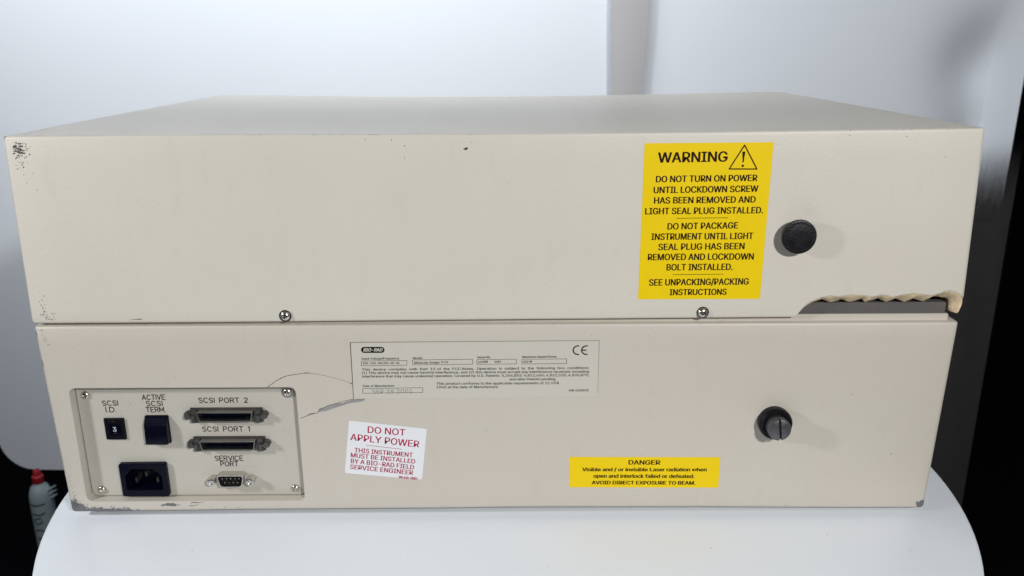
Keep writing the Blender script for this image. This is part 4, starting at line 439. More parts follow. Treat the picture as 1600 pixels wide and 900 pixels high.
# white backdrop sheet with rounded corners, gently rippled
def sheet(name, x0, x1, z0, z1, y, r, thick, ripple, m, nx=60, nz=60, sideflip=0, **kw):
    bm = bmesh.new(); vs = []; fs = []
    def half(z):   # corner rounding at the bottom
        d = z-z0
        return 0 if d >= r else r-math.sqrt(max(0, r*r-(r-d)**2))
    zs = [z0+(z1-z0)*(k/nz)**1.6 for k in range(nz+1)]
    for side in (0, 1):
        for z in zs:
            h = half(z)
            for i in range(nx+1):
                x = (x0+h)+(x1-x0-2*h)*i/nx
                vs.append((x, y+ripple(x, z)+side*thick, z))
    W_ = nx+1; Q = W_*(nz+1)
    for k in range(nz):
        for i in range(nx):
            a = k*W_+i; fs.append([a, a+1, a+W_+1, a+W_]); fs.append([Q+a, Q+a+W_, Q+a+W_+1, Q+a+1])
    for k in range(nz): a = k*W_; fs.append([a, a+W_, Q+a+W_, Q+a]); a += nx; fs.append([a, Q+a, Q+a+W_, a+W_])
    for i in range(nx): fs.append([i, Q+i, Q+i+1, i+1]); a = nz*W_+i; fs.append([a, a+1, Q+a+1, Q+a])
    add(bm, vs, fs)
    return link(name, bm, m, None, True)
def rip(x, z):
    v = 5*math.sin(x/210+z/900)+3*math.sin(x/90+1+z/400)
    for cx, cz, s, a in ((742, 258, 50, 46), (762, 140, 48, 48)):  # two dents shaped so the sheet shades into soft dark smudges
        v += a*math.exp(-((x-cx)**2+(z-cz)**2)/(2*s*s))*(1-math.exp(-((783-x)/20)**2))
    return v
bd = sheet('backdrop_sheet', -866, 783, -408, 1250, 800, 55, 2, rip, M['backdrop'], 110, 90)
bd['label'] = 'white paper backdrop sheet hanging behind the instrument'; bd['category'] = 'backdrop'
st = sheet('backdrop_stripe', 0, 1, -300, 1250, 781, 0.0, 2, lambda x, z: 0, M['strip'], 8, 40)  # grey stripe of the backdrop, built as a separate thin sheet
for v in st.data.vertices:     # narrow towards the bottom on its right side, slightly cupped
    t_ = v.co.x/MM; z = v.co.z/MM
    wdt = itp([(-300, 34), (190, 42), (232, 45), (280, 51), (340, 54.5), (1250, 58)], z)
    v.co.x = (158.5+itp([(190, 4.5), (340, 0)], z)+t_*wdt)*MM; v.co.y += (2.5*math.sin(t_*math.pi)*-1)*MM
st['label'] = 'narrow grey stripe down the middle of the white backdrop'; st['category'] = 'backdrop stripe'
dr = sheet('backdrop_shade', 420, 787, -640, 34, 775, 0, 2, lambda x, z: 1.5*math.sin(x/31+z/300)+0.6*math.sin(x/9+z/90), M['shade_sheet'], 70, 60)  # dark sheet standing in for shade on the backdrop's lower right
bm = bmesh.new()      # fine dark strands that fade the added shade out towards the top
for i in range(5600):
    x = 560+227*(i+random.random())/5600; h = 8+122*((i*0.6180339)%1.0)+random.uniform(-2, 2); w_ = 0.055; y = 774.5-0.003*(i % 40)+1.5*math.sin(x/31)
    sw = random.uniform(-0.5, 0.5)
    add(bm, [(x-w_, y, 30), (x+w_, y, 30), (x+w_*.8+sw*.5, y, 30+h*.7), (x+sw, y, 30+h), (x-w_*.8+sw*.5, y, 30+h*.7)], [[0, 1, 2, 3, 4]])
link('shade_fade', bm, M['shade_sheet'], dr)['kind'] = 'stuff'
dr['label'] = 'dark sheet added as the shade behind the right end of the instrument'; dr['category'] = 'cloth'

# spray bottle on the floor, behind the table at the left
bt = empty('squeeze_bottle', (-773, 745, -700), 'milky white bottle with red cap, below the left end of the backdrop', 'bottle')
BX = -773
bm = bmesh.new()
zlathe(bm, BX, 745, [(14, -699.5), (17, -696), (17.5, -660), (18, -460), (18, -430), (17, -418), (13.5, -407), (9, -402), (8, -398)], 40)
for dz in (0, 8, 16):      # three short moulded grips on the right of the shoulder
    vs = []; k0 = 10
    for i in range(6):
        t_ = i/5; r_ = 2.6*(1-0.4*t_)
        for j in range(k0): a = 2*math.pi*j/k0; vs.append((BX+13+16*t_, 742+r_*math.cos(a), -430+dz+10*t_+r_*math.sin(a)))
    add(bm, vs, [[i*k0+j, i*k0+(j+1) % k0, (i+1)*k0+(j+1) % k0, (i+1)*k0+j] for i in range(5) for j in range(k0)]+[list(range(k0)), list(range(5*k0, 6*k0))])
body_ = link('bottle_body', bm, M['bottle'], bt, True)
bm = bmesh.new(); zlathe(bm, BX, 745, [(8.4, -400), (8.8, -399), (8.8, -388), (7.5, -386.5), (6, -386), (5.5, -378), (4, -376)], 28)
link('cap', bm, M['red_cap'], bt, True)
bm = bmesh.new()
def on_b(x, z): # point on the bottle's front
    dx = (x+786)*0.6; return (BX+dx, 745-math.sqrt(max(1, 18.3**2-dx*dx)), -432+(z+500)*0.75)
for pl in ([(-808, -500), (-786, -502), (-765, -500)], [(-802, -523), (-780, -526), (-768, -521)], [(-803, -538), (-790, -548), (-776, -543), (-780, -533), (-796, -536)], [(-800, -565), (-786, -562), (-772, -568)], [(-798, -585), (-780, -582)]):
    for a, b in zip(pl, pl[1:]):
        for s in range(5):
            p = on_b(a[0]+(b[0]-a[0])*s/5, a[1]+(b[1]-a[1])*s/5); q = on_b(a[0]+(b[0]-a[0])*(s+1)/5, a[1]+(b[1]-a[1])*(s+1)/5)
            add(bm, [(p[0], p[1], p[2]-1.1), (q[0], q[1], q[2]-1.1), (q[0], q[1], q[2]+1.1), (p[0], p[1], p[2]+1.1)], [[0, 1, 2, 3]])
link('handwritten_marks', bm, M['black_ink'], bt)

# ------------------------------------------------------------------ the instrument
D = 377.0
IN = empty('laboratory_imager', (0, 188, ZT), 'scuffed cream two-part instrument housing with connector panel, warning stickers and broken lid corner', 'instrument')
seam = [(-281.6, 132.1), (-148, 132.47), (-30, 133.1), (127.6, 133.67), (187, 133.8), (284, 134)]
topf = [(-281.4, 246.1), (-137.7, 246.6), (-8.7, 246.3), (120.5, 247.0), (281.3, 248.5)]
topb = [(-281.4, 247), (-90, 244.3), (60, 244.6), (170, 246), (281, 248.3)]
def zlid(x, y, s):
    yy = min(1, max(0, y/D)); zt = itp(topf, x)*(1-yy)+itp(topb, x)*yy - 0.5*math.sin(math.pi*yy); zb = itp(seam, x)
    return zb+(zt-zb)*s
RT = 1.7; HL = 114.0
prof = [(0, 0.8), (0.006, 0.2), (0.014, 0)]+[(k/14, 0) for k in range(1, 13)]+[(1-RT/HL+RT/HL*math.sin(R(a)), RT*(1-math.cos(R(a)))) for a in (0, 18, 36, 54, 72, 90)]
bm = shell_loops(prof, lambda s: -286.4+2.2*s, lambda s: 287.6-3.6*s, 0, D, 3.2, 22, zlid)
lid = link('lid', bm, M['lid'], IN, True)
bite = [(185.7, 136.7), (188.5, 140.4), (192.2, 143.7), (197.4, 146.1), (203.5, 147.7), (209, 147.1), (216.8, 148.1), (224.7, 147.6), (229.5, 146.8), (236.4, 148), (242.5, 146.7), (248.2, 147.9), (255.1, 148.9), (259.9, 148.2), (265.9, 147.4), (270.9, 148.6), (274.5, 150.2), (278.4, 150.4), (282.9, 148.4), (286.0, 145.9)]
inner = [(186.1, 135.9), (190.8, 139.6), (196.0, 142.5), (201.3, 143.7), (206.3, 142.6), (213.1, 143.6), (218.3, 142.7), (225.6, 143.9), (228.1, 142.6), (235.8, 144.1), (241.5, 142.6), (246.4, 144.0), (252.5, 142.5), (257, 143.8), (264.2, 142.9), (269.4, 145.4), (275, 144.9), (279.6, 144.0), (280.8, 141.5), (281.1, 138.5)]
def dens(P, k, amp, seed):
    out = []
    for i, (a, b) in enumerate(zip(P, P[1:])):
        for j in range(k):
            t_ = j/k; x = a[0]+(b[0]-a[0])*t_; z = a[1]+(b[1]-a[1])*t_
            out.append((x+amp*noise.noise(Vector((x*.9, z, seed))), z+amp*noise.noise(Vector((x*.9+50, z, seed)))))
    out.append(P[-1]); return out
Bo = dens(bite+[(285.9, 141.5), (284.8, 138.5), (283.8, 136.0)], 4, 0.6, 3)
inner = [(x, z-0.35+(0.55 if i % 2 else -0.45)) if 2 < i < 16 else (x, z) for i, (x, z) in enumerate(inner)]
Bi = dens(inner+[(281.2, 137.4), (281.3, 136.4), (281.4, 135.8)], 4, 0.5, 9)
cp = [p for p in Bo if p[0] < 285.0 or p[1] > 144]
cutpoly = [(183.6, 126), (183.9, 133.2)]+dens(bite, 4, 0.6, 3)+[(292, 145.2), (292, 126)]
boolean(lid, [cutter(lambda b_: prism(b_, cutpoly, -6, 40))])
lid.data.polygons.foreach_set('use_smooth', [True]*len(lid.data.polygons)); lid.data.set_sharp_from_angle(angle=R(30))
# broken edge of the casting: a sloping, scalloped fracture from the skin down to the inside
bm = bmesh.new(); n = len(Bo); rows = 6; vs = []
for k in range(rows+1):
    t_ = k/rows
    for i, (o_, i_) in enumerate(zip(Bo, Bi)):
        x = o_[0]+(i_[0]-o_[0])*t_; z = o_[1]+(i_[1]-o_[1])*t_; y = 0.05+5.2*(t_**1.35)
        c_ = min(4.0, max(0, o_[0]-283.4)); y = max(y, (4-math.sqrt(max(0, 16-c_*c_)))*(1-t_)+y*t_)
        a = 0.55*math.sin(math.pi*t_)
        vs.append((x, y+a*noise.noise(Vector((x*.6, z*.6, 4))), z+a*noise.noise(Vector((x*.5, z*.7, 14)))))
for (x, z) in Bi: vs.append((x+0.3, 9.5, z+0.6))
for (x, z) in Bi: vs.append((x+1.0, 38, z+2.5))
for (x, z) in Bo: vs.append((x-0.1, 38, z+0.1))
rows += 3
add(bm, vs, [[k*n+i, k*n+i+1, (k+1)*n+i+1, (k+1)*n+i] for k in range(rows) for i in range(n-1)]+[[rows*n+i, rows*n+i+1, i+1, i] for i in range(n-1)])
be = link('broken_edge', bm, M['foam'], IN, True)
be['label'] = 'scalloped cream fracture where the lid corner has broken off'

# base housing
ledge = 130.0
bott = [(-281.5, 0.4), (-160, 1.4), (-33, 1.5), (9, 1.9), (136, 1.2), (229, 0), (282, -0.4)]
def zbase(x, y, s): zb = itp(bott, x); return zb+(ledge-zb)*s
prof = [(0, 2.0), (0.004, 0.9), (0.010, 0.25), (0.018, 0)]+[(k/12, 0) for k in range(1, 12)]+[(0.990, 0), (0.9955, 0.25), (0.999, 0.7), (1, 1.3)]
bm = shell_loops(prof, lambda s: -282.2-3.4*s, lambda s: 282.6+3.6*s, 0, D-2, 3.4, 22, zbase)
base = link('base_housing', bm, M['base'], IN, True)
boolean(base, [cutter(lambda b_: prism(b_, rrect(-269.9, -127.2, 8.6, 89.0, 4.2), -5, 32))])
base.data.polygons.foreach_set('use_smooth', [True]*len(base.data.polygons)); base.data.set_sharp_from_angle(angle=R(30))
bm = bmesh.new()   # raised rim standing on the ledge inside the lid
for (x0, x1, y0, y1) in ((-279, 281.4, 5.2, 8.2), (-279, -276, 8.4, 368), (278.4, 281.4, 8.4, 368)):
    box(bm, x0, x1, y0, y1, ledge-1, 133.9)
bmesh.ops.bevel(bm, geom=[e for e in bm.edges], offset=0.5*MM, segments=2, affect='EDGES')
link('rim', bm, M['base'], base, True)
bm = bmesh.new(); prism(bm, rrect(181, 279.3, 133.0, 141.3, 1.2), 6.4, 12); link('gasket', bm, M['grey_band'], base)
bm = bmesh.new(); box(bm, 170, 281, 24, 26, 131, 152); link('inner_shade', bm, M['void'], base)  # black sheet standing in for the shade inside the lid
for x, y in ((-215, 45), (215, 45), (-215, 330), (215, 330)):
    bm = bmesh.new(); zlathe(bm, x, y, [(11, 3), (11, ZT+1.2), (10, ZT+0.1)], 24); link('foot', bm, M['rubber'], base, True)

# ---- connector panel
PY = 6.5
pn = bmesh.new(); prism(pn, rrect(-269.2, -127.9, 9.2, 88.3, 3.8), PY, PY+1.4); panel = link('connector_panel', pn, M['panel'], IN)
def hole(x0, x1, z0, z1, r=1): return cutter(lambda b_: prism(b_, rrect(x0, x1, z0, z1, r), 0, 20))
def pf(x, z, d0=8.0, d1=PY):    # re-seat points measured on a deeper plane
    k = (482.6+d1)/(482.6+d0); return 7.1+(x-7.1)*k, 296.9+(z-296.9)*k
IX0, IX1, IZ0, IZ1 = -248.0, -217.2, 10.0, 34.2
boolean(panel, [hole(IX0+1, IX1-1, IZ0+1, IZ1-1)])
bm = bmesh.new()
PT = [("SCSI", -254.31, 73.55, -244.46, 73.73, 3.29), ("I.D.", -252.68, 69.05, -246.20, 69.01, 3.31), ("ACTIVE", -228.32, 77.51, -213.75, 77.66, 3.28),
      ("SCSI", -226.19, 73.15, -216.03, 73.20, 3.29), ("TERM.", -226.84, 68.90, -214.62, 68.82, 3.30), ("SCSI PORT 2", -192.25, 75.30, -160.95, 75.23, 3.17),
      ("SCSI PORT 1", -192.10, 54.97, -161.55, 54.90, 3.23), ("SERVICE", -186.15, 33.78, -167.94, 33.79, 3.31), ("PORT", -182.82, 29.70, -171.53, 29.75, 3.32)]
for s, x0, z0, x1, z1, c in PT:
    a = pf(x0, z0); b = pf(x1, z1); engrave(bm, s, a[0], a[1], b[0], b[1], c, PY-0.04, 0.58)
link('lettering', bm, M['engraved'], panel)['kind'] = 'stuff'

# pan-head screws: dome, washer and a real cross recess
def screw_mesh(r, h, washer=0):
    bm = bmesh.new()
    lathe(bm, 0, 0, [(r*0.02, -h), (r*.35, -h*.985), (r*.62, -h*.9), (r*.84, -h*.68), (r*.96, -h*.4), (r, -h*.1), (r, 0)], 32)
    o = link('screw', bm, M['steel'])
    cs = []
    for ang in (20, 110):
        def f(b_, ang=ang):
            P = [(-r*.56, -r*.11), (r*.56, -r*.11), (r*.56, r*.11), (-r*.56, r*.11)]; a = R(ang)
            prism(b_, [(x*math.cos(a)-z*math.sin(a), x*math.sin(a)+z*math.cos(a)) for x, z in P], -h*1.5, -h*.38)
        cs.append(cutter(f))
    boolean(o, cs)
    if washer:
        b_ = bmesh.new(); b_.from_mesh(o.data); lathe(b_, 0, 0, [(r+washer*.85, -0.75), (r+washer, -0.5), (r+washer, 0.0)], 32); b_.to_mesh(o.data); b_.free()
    me = o.data; me.polygons.foreach_set('use_smooth', [True]*len(me.polygons)); me.set_sharp_from_angle(angle=R(35))
    bpy.data.objects.remove(o); return me
sm = screw_mesh(2.7, 1.9); sw = screw_mesh(3.0, 2.3, 0.9)
for (x, z, y, me, par, ang) in [(-263.4, 81.8, PY, sm, panel, 10), (-134.3, 83.2, PY, sw, panel, 40), (-262.4, 13.9, PY, sm, panel, 75), (-134.6, 14.1, PY, sm, panel, 25),
                           (-129.6, 136.6, 0, sw, lid, 15), (126.4, 137.4, 0, sw, lid, 50)]:
    o = bpy.data.objects.new('screw', me); COL.objects.link(o); o.parent = par; o.matrix_parent_inverse = Matrix.Translation(-world_loc(par))
    o.location = (x*MM, (y-0.02)*MM, z*MM); o.rotation_euler = (0, R(ang), 0)

# address switch
sw_ = bmesh.new(); prism2(sw_, rpoly([(-253.8, 65.7), (-253.8, 50.7), (-240.9, 50.7), (-240.9, 65.7)], 0.5), PY-1.4, PY-0.01, 0.4)
ids = link('address_switch', sw_, M['black_matt'], IN)
bm = bmesh.new(); prism(bm, rrect(-251.2, -243.4, 54.0, 62.0, 0.5), PY-1.55, PY-1.3); link('window', bm, M['black_plastic'], ids)
text_mesh('digit', [('3', -248.6, 56.7, -246.3, 56.7, 3.1)], PY-1.62, M['white_ink'], ids)
bm = bmesh.new()
for z, x0, x1 in ((63.4, -250.6, -249.9), (63.5, -248.8, -246.6), (55.2, -248.6, -245.9)): box(bm, x0, x1, PY-1.6, PY-1.56, z, z+0.35)
link('tick_mark', bm, M['dark_steel'], ids)['kind'] = 'stuff'

# rocker switch: bezel and tilted rocker
rk = bmesh.new(); prism2(rk, rpoly([(-227.2, 67.5), (-227.2, 48.0), (-212.2, 48.0), (-212.2, 67.5)], 0.8), PY-1.6, PY-0.01, 0.5)
rks = link('rocker_switch', rk, M['black_plastic'], IN)
bm = bmesh.new()
yz = [(PY-1.5, 67.0), (PY-2.0, 66.9), (PY-4.6, 62.3), (PY-4.9, 61.6), (PY-5.6, 49.6), (PY-5.3, 48.9), (PY-1.5, 48.7)]
vs = [(-226.9, y, z) for y, z in yz]+[(-212.5, y, z) for y, z in yz]; k = len(yz)
add(bm, vs, [list(range(k)), list(range(2*k-1, k-1, -1))]+[[i, (i+1) % k, k+(i+1) % k, k+i] for i in range(k)])
bmesh.ops.bevel(bm, geom=bm.edges[:], offset=0.35*MM, segments=2, affect='EDGES')
link('rocker', bm, M['black_plastic'], rks, True)

# mains inlet
cx, cz = (IX0+IX1)/2, (IZ0+IZ1)/2
outl = rpoly([(IX0, IZ1-0.2), (IX0, IZ0), (IX1, IZ0), (IX1, IZ1)], 1.6)
bm = bmesh.new(); prism2(bm, outl, PY-3.2, PY+14, 0.7); inl = link('power_inlet', bm, M['black_plastic'], IN)
cav = rpoly([(cx-12, cz-7.2), (cx+12, cz-7.2), (cx+12, cz+3.2), (cx+7.2, cz+8.2), (cx-7.2, cz+8.2), (cx-12, cz+3.2)], 0.8)
boolean(inl, [cutter(lambda b_: prism(b_, cav, -10, PY+9))])
for dx, dz in ((-7, -2.2), (0, 2.4), (7, -2.2)):
    bm = bmesh.new(); box(bm, cx+dx-0.8, cx+dx+0.8, PY+1.0, PY+9.5, cz+dz-1.9, cz+dz+1.9)
    bmesh.ops.bevel(bm, geom=bm.edges[:], offset=0.35*MM, segments=2, affect='EDGES'); link('pin', bm, M['pin'], inl, True)

# two high density ports
def port(cx, cz, label):
    bm = bmesh.new(); prism(bm, rpoly([(cx-23.2, cz+5), (cx-23.2, cz-5), (cx+23.2, cz-5), (cx+23.2, cz+5)], 0.4), PY-0.9, PY-0.01)
    p = link('data_port', bm, M['dark_steel'], IN); p['label'] = label
    o_ = rpoly([(cx-18.0, cz+3.9), (cx-16.9, cz-2.6), (cx+16.9, cz-2.6), (cx+18.0, cz+3.9)], 0.9)
    i_ = rpoly([(cx-17.3, cz+3.3), (cx-16.2, cz-2.0), (cx+16.2, cz-2.0), (cx+17.3, cz+3.3)], 0.7)
    bm = bmesh.new(); tube(bm, o_, i_, PY-5.6, PY-0.8); link('connector_shell', bm, M['zinc'], p, True)
    bm = bmesh.new(); prism(bm, i_, PY-1.6, PY-0.92); link('socket_floor', bm, M['void'], p)
    bm = bmesh.new(); tube(bm, rrect(cx-14.5, cx+14.5, cz-0.6, cz+2.0, 0.4), rrect(cx-13.9, cx+13.9, cz-0.1, cz+1.5, 0.3), PY-4.6, PY-1.7); link('contact_block', bm, M['black_plastic'], p)
    for s in (-1, 1):
        bm = bmesh.new()
        box(bm, cx+s*20.4-1.9, cx+s*20.4+1.9, PY-3.2, PY-1.0, cz-4.6, cz+4.2)
        box(bm, cx+s*20.9-1.2, cx+s*20.9+1.2, PY-4.6, PY-3.0, cz-3.9, cz+1.2)
        bmesh.ops.bevel(bm, geom=bm.edges[:], offset=0.3*MM, segments=2, affect='EDGES'); link('latch_block', bm, M['dark_steel'], p, True)
        bm = bmesh.new(); lathe(bm, cx+s*24.2, cz+0.4, [(1.0, PY-5.0), (1.9, PY-4.9), (2.0, PY-4.6), (2.0, PY-2.4), (2.9, PY-2.3), (2.9, PY-0.05)], 6 if s > 0 else 20)
        link('jack_screw', bm, M['dark_steel'], p)
port(-174.3, 67.6, 'upper of the two wide metal data ports, below the lettering SCSI PORT 2')
port(-174.5, 47.3, 'lower of the two wide metal data ports, below the lettering SCSI PORT 1')

# nine-pin service port
cx, cz = -174.9, 22.6
bm = bmesh.new(); prism(bm, rpoly([(cx-15.4, cz+5.2), (cx-15.4, cz-5.2), (cx+15.4, cz-5.2), (cx+15.4, cz+5.2)], 2.0), PY-0.7, PY-0.01)
dsh = bmesh.new()
sv = None
oD = rpoly([(cx-8.9, cz+4.4), (cx-7.2, cz-4.3), (cx+7.2, cz-4.3), (cx+8.9, cz+4.4)], 2.4, 6)
iD = rpoly([(cx-8.3, cz+3.8), (cx-6.7, cz-3.7), (cx+6.7, cz-3.7), (cx+8.3, cz+3.8)], 2.0, 6)
bm.free(); bm = bmesh.new(); tube(bm, oD, iD, PY-6.4, PY-0.02)
sv = link('service_port', bm, M['steel'], IN, True); sv['label'] = 'nine-pin metal port with two jack posts, below the lettering SERVICE PORT'
bm = bmesh.new(); prism(bm, iD, PY-1.2, PY-0.05); link('socket_floor', bm, M['void'], sv)
for row, kk, zz in ((5, 5, 1.45), (4, 4, -1.45)):
    for i in range(kk):
        bm = bmesh.new(); lathe(bm, cx+(i-(kk-1)/2)*2.75, cz+zz, [(0.12, PY-5.6), (0.45, PY-5.2), (0.5, PY-1.1)], 10); link('pin', bm, M['steel'], sv, True)
for s in (-1, 1):
    bm = bmesh.new(); X = cx+s*12.7
    lathe(bm, X, cz-0.6, [(1.2, PY-6.0), (1.25, PY-6.9), (1.7, PY-7.0), (2.45, PY-6.7), (2.6, PY-6.3), (2.6, PY-0.05)], 24)
    link('jack_screw', bm, M['steel'], sv, True)
dsh.free()

# ---- stickers
def sticker(name, P, r, y, th, m, label):
    bm = bmesh.new(); prism(bm, rpoly(P, r, 4), y-th, y-0.01); o = link(name, bm, m, IN); o['label'] = label; return o
LT_Y = [
  ('WARNING', 94.48, 229.28, 135.23, 229.78, 5.90),
  ('DO NOT TURN ON POWER', 93.89, 217.81, 153.53, 218.35, 3.73),
  ('UNTIL LOCKDOWN SCREW', 92.83, 211.34, 154.61, 211.98, 3.76),
  ('HAS BEEN REMOVED AND', 93.34, 205.15, 153.54, 205.57, 3.79),
  ('LIGHT SEAL PLUG INSTALLED.', 88.38, 198.71, 158.52, 199.09, 3.82),
  ('DO NOT PACKAGE', 102.08, 189.45, 144.36, 189.96, 3.86),
  ('INSTRUMENT UNTIL LIGHT', 92.73, 183.15, 153.83, 183.46, 3.89),
  ('SEAL PLUG HAS BEEN', 97.16, 176.86, 149.12, 177.21, 3.91),
  ('REMOVED AND LOCKDOWN', 91.20, 170.58, 155.19, 170.74, 3.93),
  ('BOLT INSTALLED.', 102.76, 164.16, 143.01, 164.32, 3.96),
  ('SEE UNPACKING/PACKING', 92.59, 154.64, 153.40, 155.06, 4.01),
  ('INSTRUCTIONS', 105.42, 148.46, 140.39, 148.65, 3.80),
]
LT_W = [
  ('DO NOT', -83.55, 57.25, -59.58, 54.99, 4.59),
  ('APPLY POWER', -95.03, 52.21, -50.93, 46.66, 4.61),
  ('THIS INSTRUMENT', -92.81, 43.53, -55.29, 39.62, 3.15),
  ('MUST BE INSTALLED', -95.40, 40.00, -53.86, 35.04, 3.17),
  ('BY A BIO-RAD FIELD', -95.65, 35.82, -54.82, 30.83, 3.17),
  ('SERVICE ENGINEER', -96.36, 31.61, -55.54, 26.86, 3.19),
  ('PN 420-0082', -64.93, 24.61, -52.79, 23.37, 1.67),
]
LT_D = [
  ('DANGER', 84.58, 33.52, 105.40, 33.25, 3.21),
  ('Visible and / or invisible Laser radiation when', 54.60, 28.88, 135.94, 28.22, 2.56),
  ('open and interlock failed or defeated.', 61.95, 24.11, 128.26, 23.41, 2.57),
  ('AVOID DIRECT EXPOSURE TO BEAM.', 60.98, 19.24, 129.16, 18.52, 2.58),
]
LT_S = [
  ('Input Voltage/Frequency', -84.74, 107.36, -61.10, 107.47, 1.42),
  ('100-240  VAC/50-60  Hz', -84.03, 104.29, -61.12, 104.40, 1.42),
  ('Model', -52.52, 107.54, -46.69, 107.62, 1.41),
  ('Molecular Imager', -51.86, 104.46, -35.78, 104.61, 1.42),
  ('FX', -32.91, 104.71, -30.60, 104.76, 1.42),
  ('Serial No.', -12.59, 107.90, -3.90, 107.97, 1.41),
  ('420BR', -12.09, 104.71, -5.80, 104.91, 1.42),
  ('0381', -1.73, 104.89, 2.46, 104.99, 1.30),
  ('Maximum Rated Power', 15.58, 107.98, 37.37, 108.09, 1.41),
  ('650 W', 16.02, 104.79, 21.86, 104.88, 1.42),
  ('This  device  complies  with  Part  15 of  the  FCC Rules.  Operation  is  subject  to  the  following  two  conditions:', -84.81, 100.03, 57.48, 100.41, 1.60),
  ('(1) This device may not cause harmful interference, and (2) this device must accept any interference received, including', -84.93, 97.77, 57.54, 97.91, 1.61),
  ('interference that may cause undesired operation. Covered by U.S. Patents: 5,266,803; 4,812,660; 4,822,520; 4,830,875;', -84.84, 95.39, 57.59, 95.53, 1.61),
  ('and other Patents pending.', 7.48, 92.95, 37.00, 93.01, 1.55),
  ('This product conforms to the applicable requirements of 21 CFR', -38.40, 90.21, 38.81, 90.25, 1.62),
  ('1040 at the date of Manufacture.', -38.47, 87.81, 0.78, 87.82, 1.62),
  ('Date of Manufacture', -84.87, 88.92, -65.10, 89.05, 1.44),
  ('P/N 4200035', 45.23, 85.15, 57.72, 85.20, 1.45),
  ('SEP 28 2001', -79.10, 84.43, -53.71, 84.65, 2.65),
]
BOXES = [[(-84.78, 106.54), (-56.4, 106.73), (-56.53, 103.55), (-84.96, 103.35)],
  [(-52.87, 107.07), (-15.46, 107.33), (-15.51, 104.02), (-52.99, 103.76)],
  [(-12.71, 107.08), (11.95, 107.17), (11.94, 104.1), (-12.76, 103.89)],
  [(15.36, 107.16), (43.33, 107.23), (43.38, 104.16), (15.36, 103.97)],
  [(-85.04, 87.84), (-47.13, 88.34), (-47.24, 85.09), (-85.21, 84.71)]]

wl = sticker('warning_sticker', [(86.4, 240.6), (86.4, 146.0), (161.05, 145.9), (161.15, 240.9)], 0.3, 0, 0.12, M['yellow'], 'tall yellow warning sticker left of the black plug')
text_mesh('lettering', LT_Y[:1], -0.14, M['brown_ink'], wl, fat=0.6)
text_mesh('lettering', LT_Y[1:], -0.14, M['brown_ink'], wl, fat=0.42)
bm = bmesh.new()
stroke(bm, [(144.45, 239.3), (136.5, 225.5), (152.7, 225.4)], 0.75, -0.14, True)
stroke(bm, [(144.3, 231.5), (144.3, 229.6)], 0.9, -0.14); prism(bm, rpoly([(143.35, 235.6), (144.05, 229.4), (144.5, 229.4), (145.25, 235.6)], 0.5), -0.16, -0.145)
prism(bm, arc(144.25, 227.3, 0.75, 0.75, 0, 330, 11), -0.16, -0.13)
link('hazard_triangle', bm, M['brown_ink'], wl)['kind'] = 'stuff'
bm = bmesh.new(); stroke(bm, [(107.3, 196.3), (137.7, 196.5)], 0.32, -0.14); link('divider', bm, M['brown_ink'], wl); bm = bmesh.new(); stroke(bm, [(106.8, 161.6), (137.4, 161.7)], 0.32, -0.14); link('divider', bm, M['brown_ink'], wl)
dl = sticker('danger_sticker', [(46.2, 39.2), (46.4, 17.2), (144.3, 16.2), (144.1, 38.4)], 0.3, 0, 0.12, M['yellow'], 'low wide yellow DANGER sticker near the bottom edge')
text_mesh('lettering', LT_D, -0.14, M['brown_ink'], dl, fat=0.42)
pl = sticker('power_sticker', [(-94.9, 65.9), (-99.9, 28.6), (-49.8, 23.4), (-45.4, 59.7)], 1.5, 0, 0.12, M['white_sticker'], 'tilted white sticker with crimson DO NOT APPLY POWER lettering')
text_mesh('lettering', LT_W, -0.14, M['red_ink'], pl, fat=0.26)
bm = bmesh.new(); stroke(bm, [(-84.8, 48.5), (-62.2, 45.5)], 0.3, -0.14); link('divider', bm, M['red_ink'], pl)
SP = [(-90.7, 118.7), (-90.9, 81.3), (63.2, 82.0), (63.3, 119.2)]
sp = sticker('rating_plate', SP, 0.3, 0, 0.05, M['spec'], 'wide pale rating plate with fine black print')
text_mesh('lettering', LT_S[:-1], -0.07, M['black_ink'], sp, fat=0.13)
text_mesh('date_stamp', LT_S[-1:], -0.08, M['grey_ink'], sp)
bm = bmesh.new()
for b4 in BOXES: stroke(bm, b4, 0.26, -0.07, True, 4)
link('field_box', bm, M['black_ink'], sp)['kind'] = 'stuff'
bm = bmesh.new(); prism(bm, rrect(-84.6, -70.0, 111.9, 115.9, 1.95), -0.08, -0.055); pill = link('logo', bm, M['black_ink'], sp)
text_mesh('logo_lettering', [('BIO-RAD', -83.2, 112.85, -71.1, 112.85, 2.15)], -0.11, M['spec'], sp, shear=0.25, fat=0.3)
bm = bmesh.new()
stroke(bm, arc(50.3, 113.0, 3.0, 2.85, 80, 280, 14), 0.8, -0.07, False, 4); stroke(bm, arc(55.6, 113.0, 3.0, 2.85, 80, 280, 14), 0.8, -0.07, False, 4); stroke(bm, [(52.8, 113), (55.3, 113)], 0.8, -0.07, False, 4)
link('conformity_mark', bm, M['black_ink'], sp)['kind'] = 'stuff'
bm = bmesh.new()
stroke(bm, arc(-34.4, 105.6, 0.62, 0.62, 0, 360, 12), 0.16, -0.07); stroke(bm, [(-34.6, 105.3), (-34.6, 105.9), (-34.3, 105.9), (-34.25, 105.6), (-34.6, 105.6), (-34.2, 105.3)], 0.13, -0.07)
link('registered_mark', bm, M['black_ink'], sp)['kind'] = 'stuff'
bm = bmesh.new()   # shadow lines of the recessed plate, painted as dark strips along its edges
add(bm, [(-91.25, -0.03, 119.3), (-90.75, -0.03, 118.8), (-90.95, -0.03, 81.0), (-91.35, -0.03, 80.9)], [[0, 1, 2, 3]])
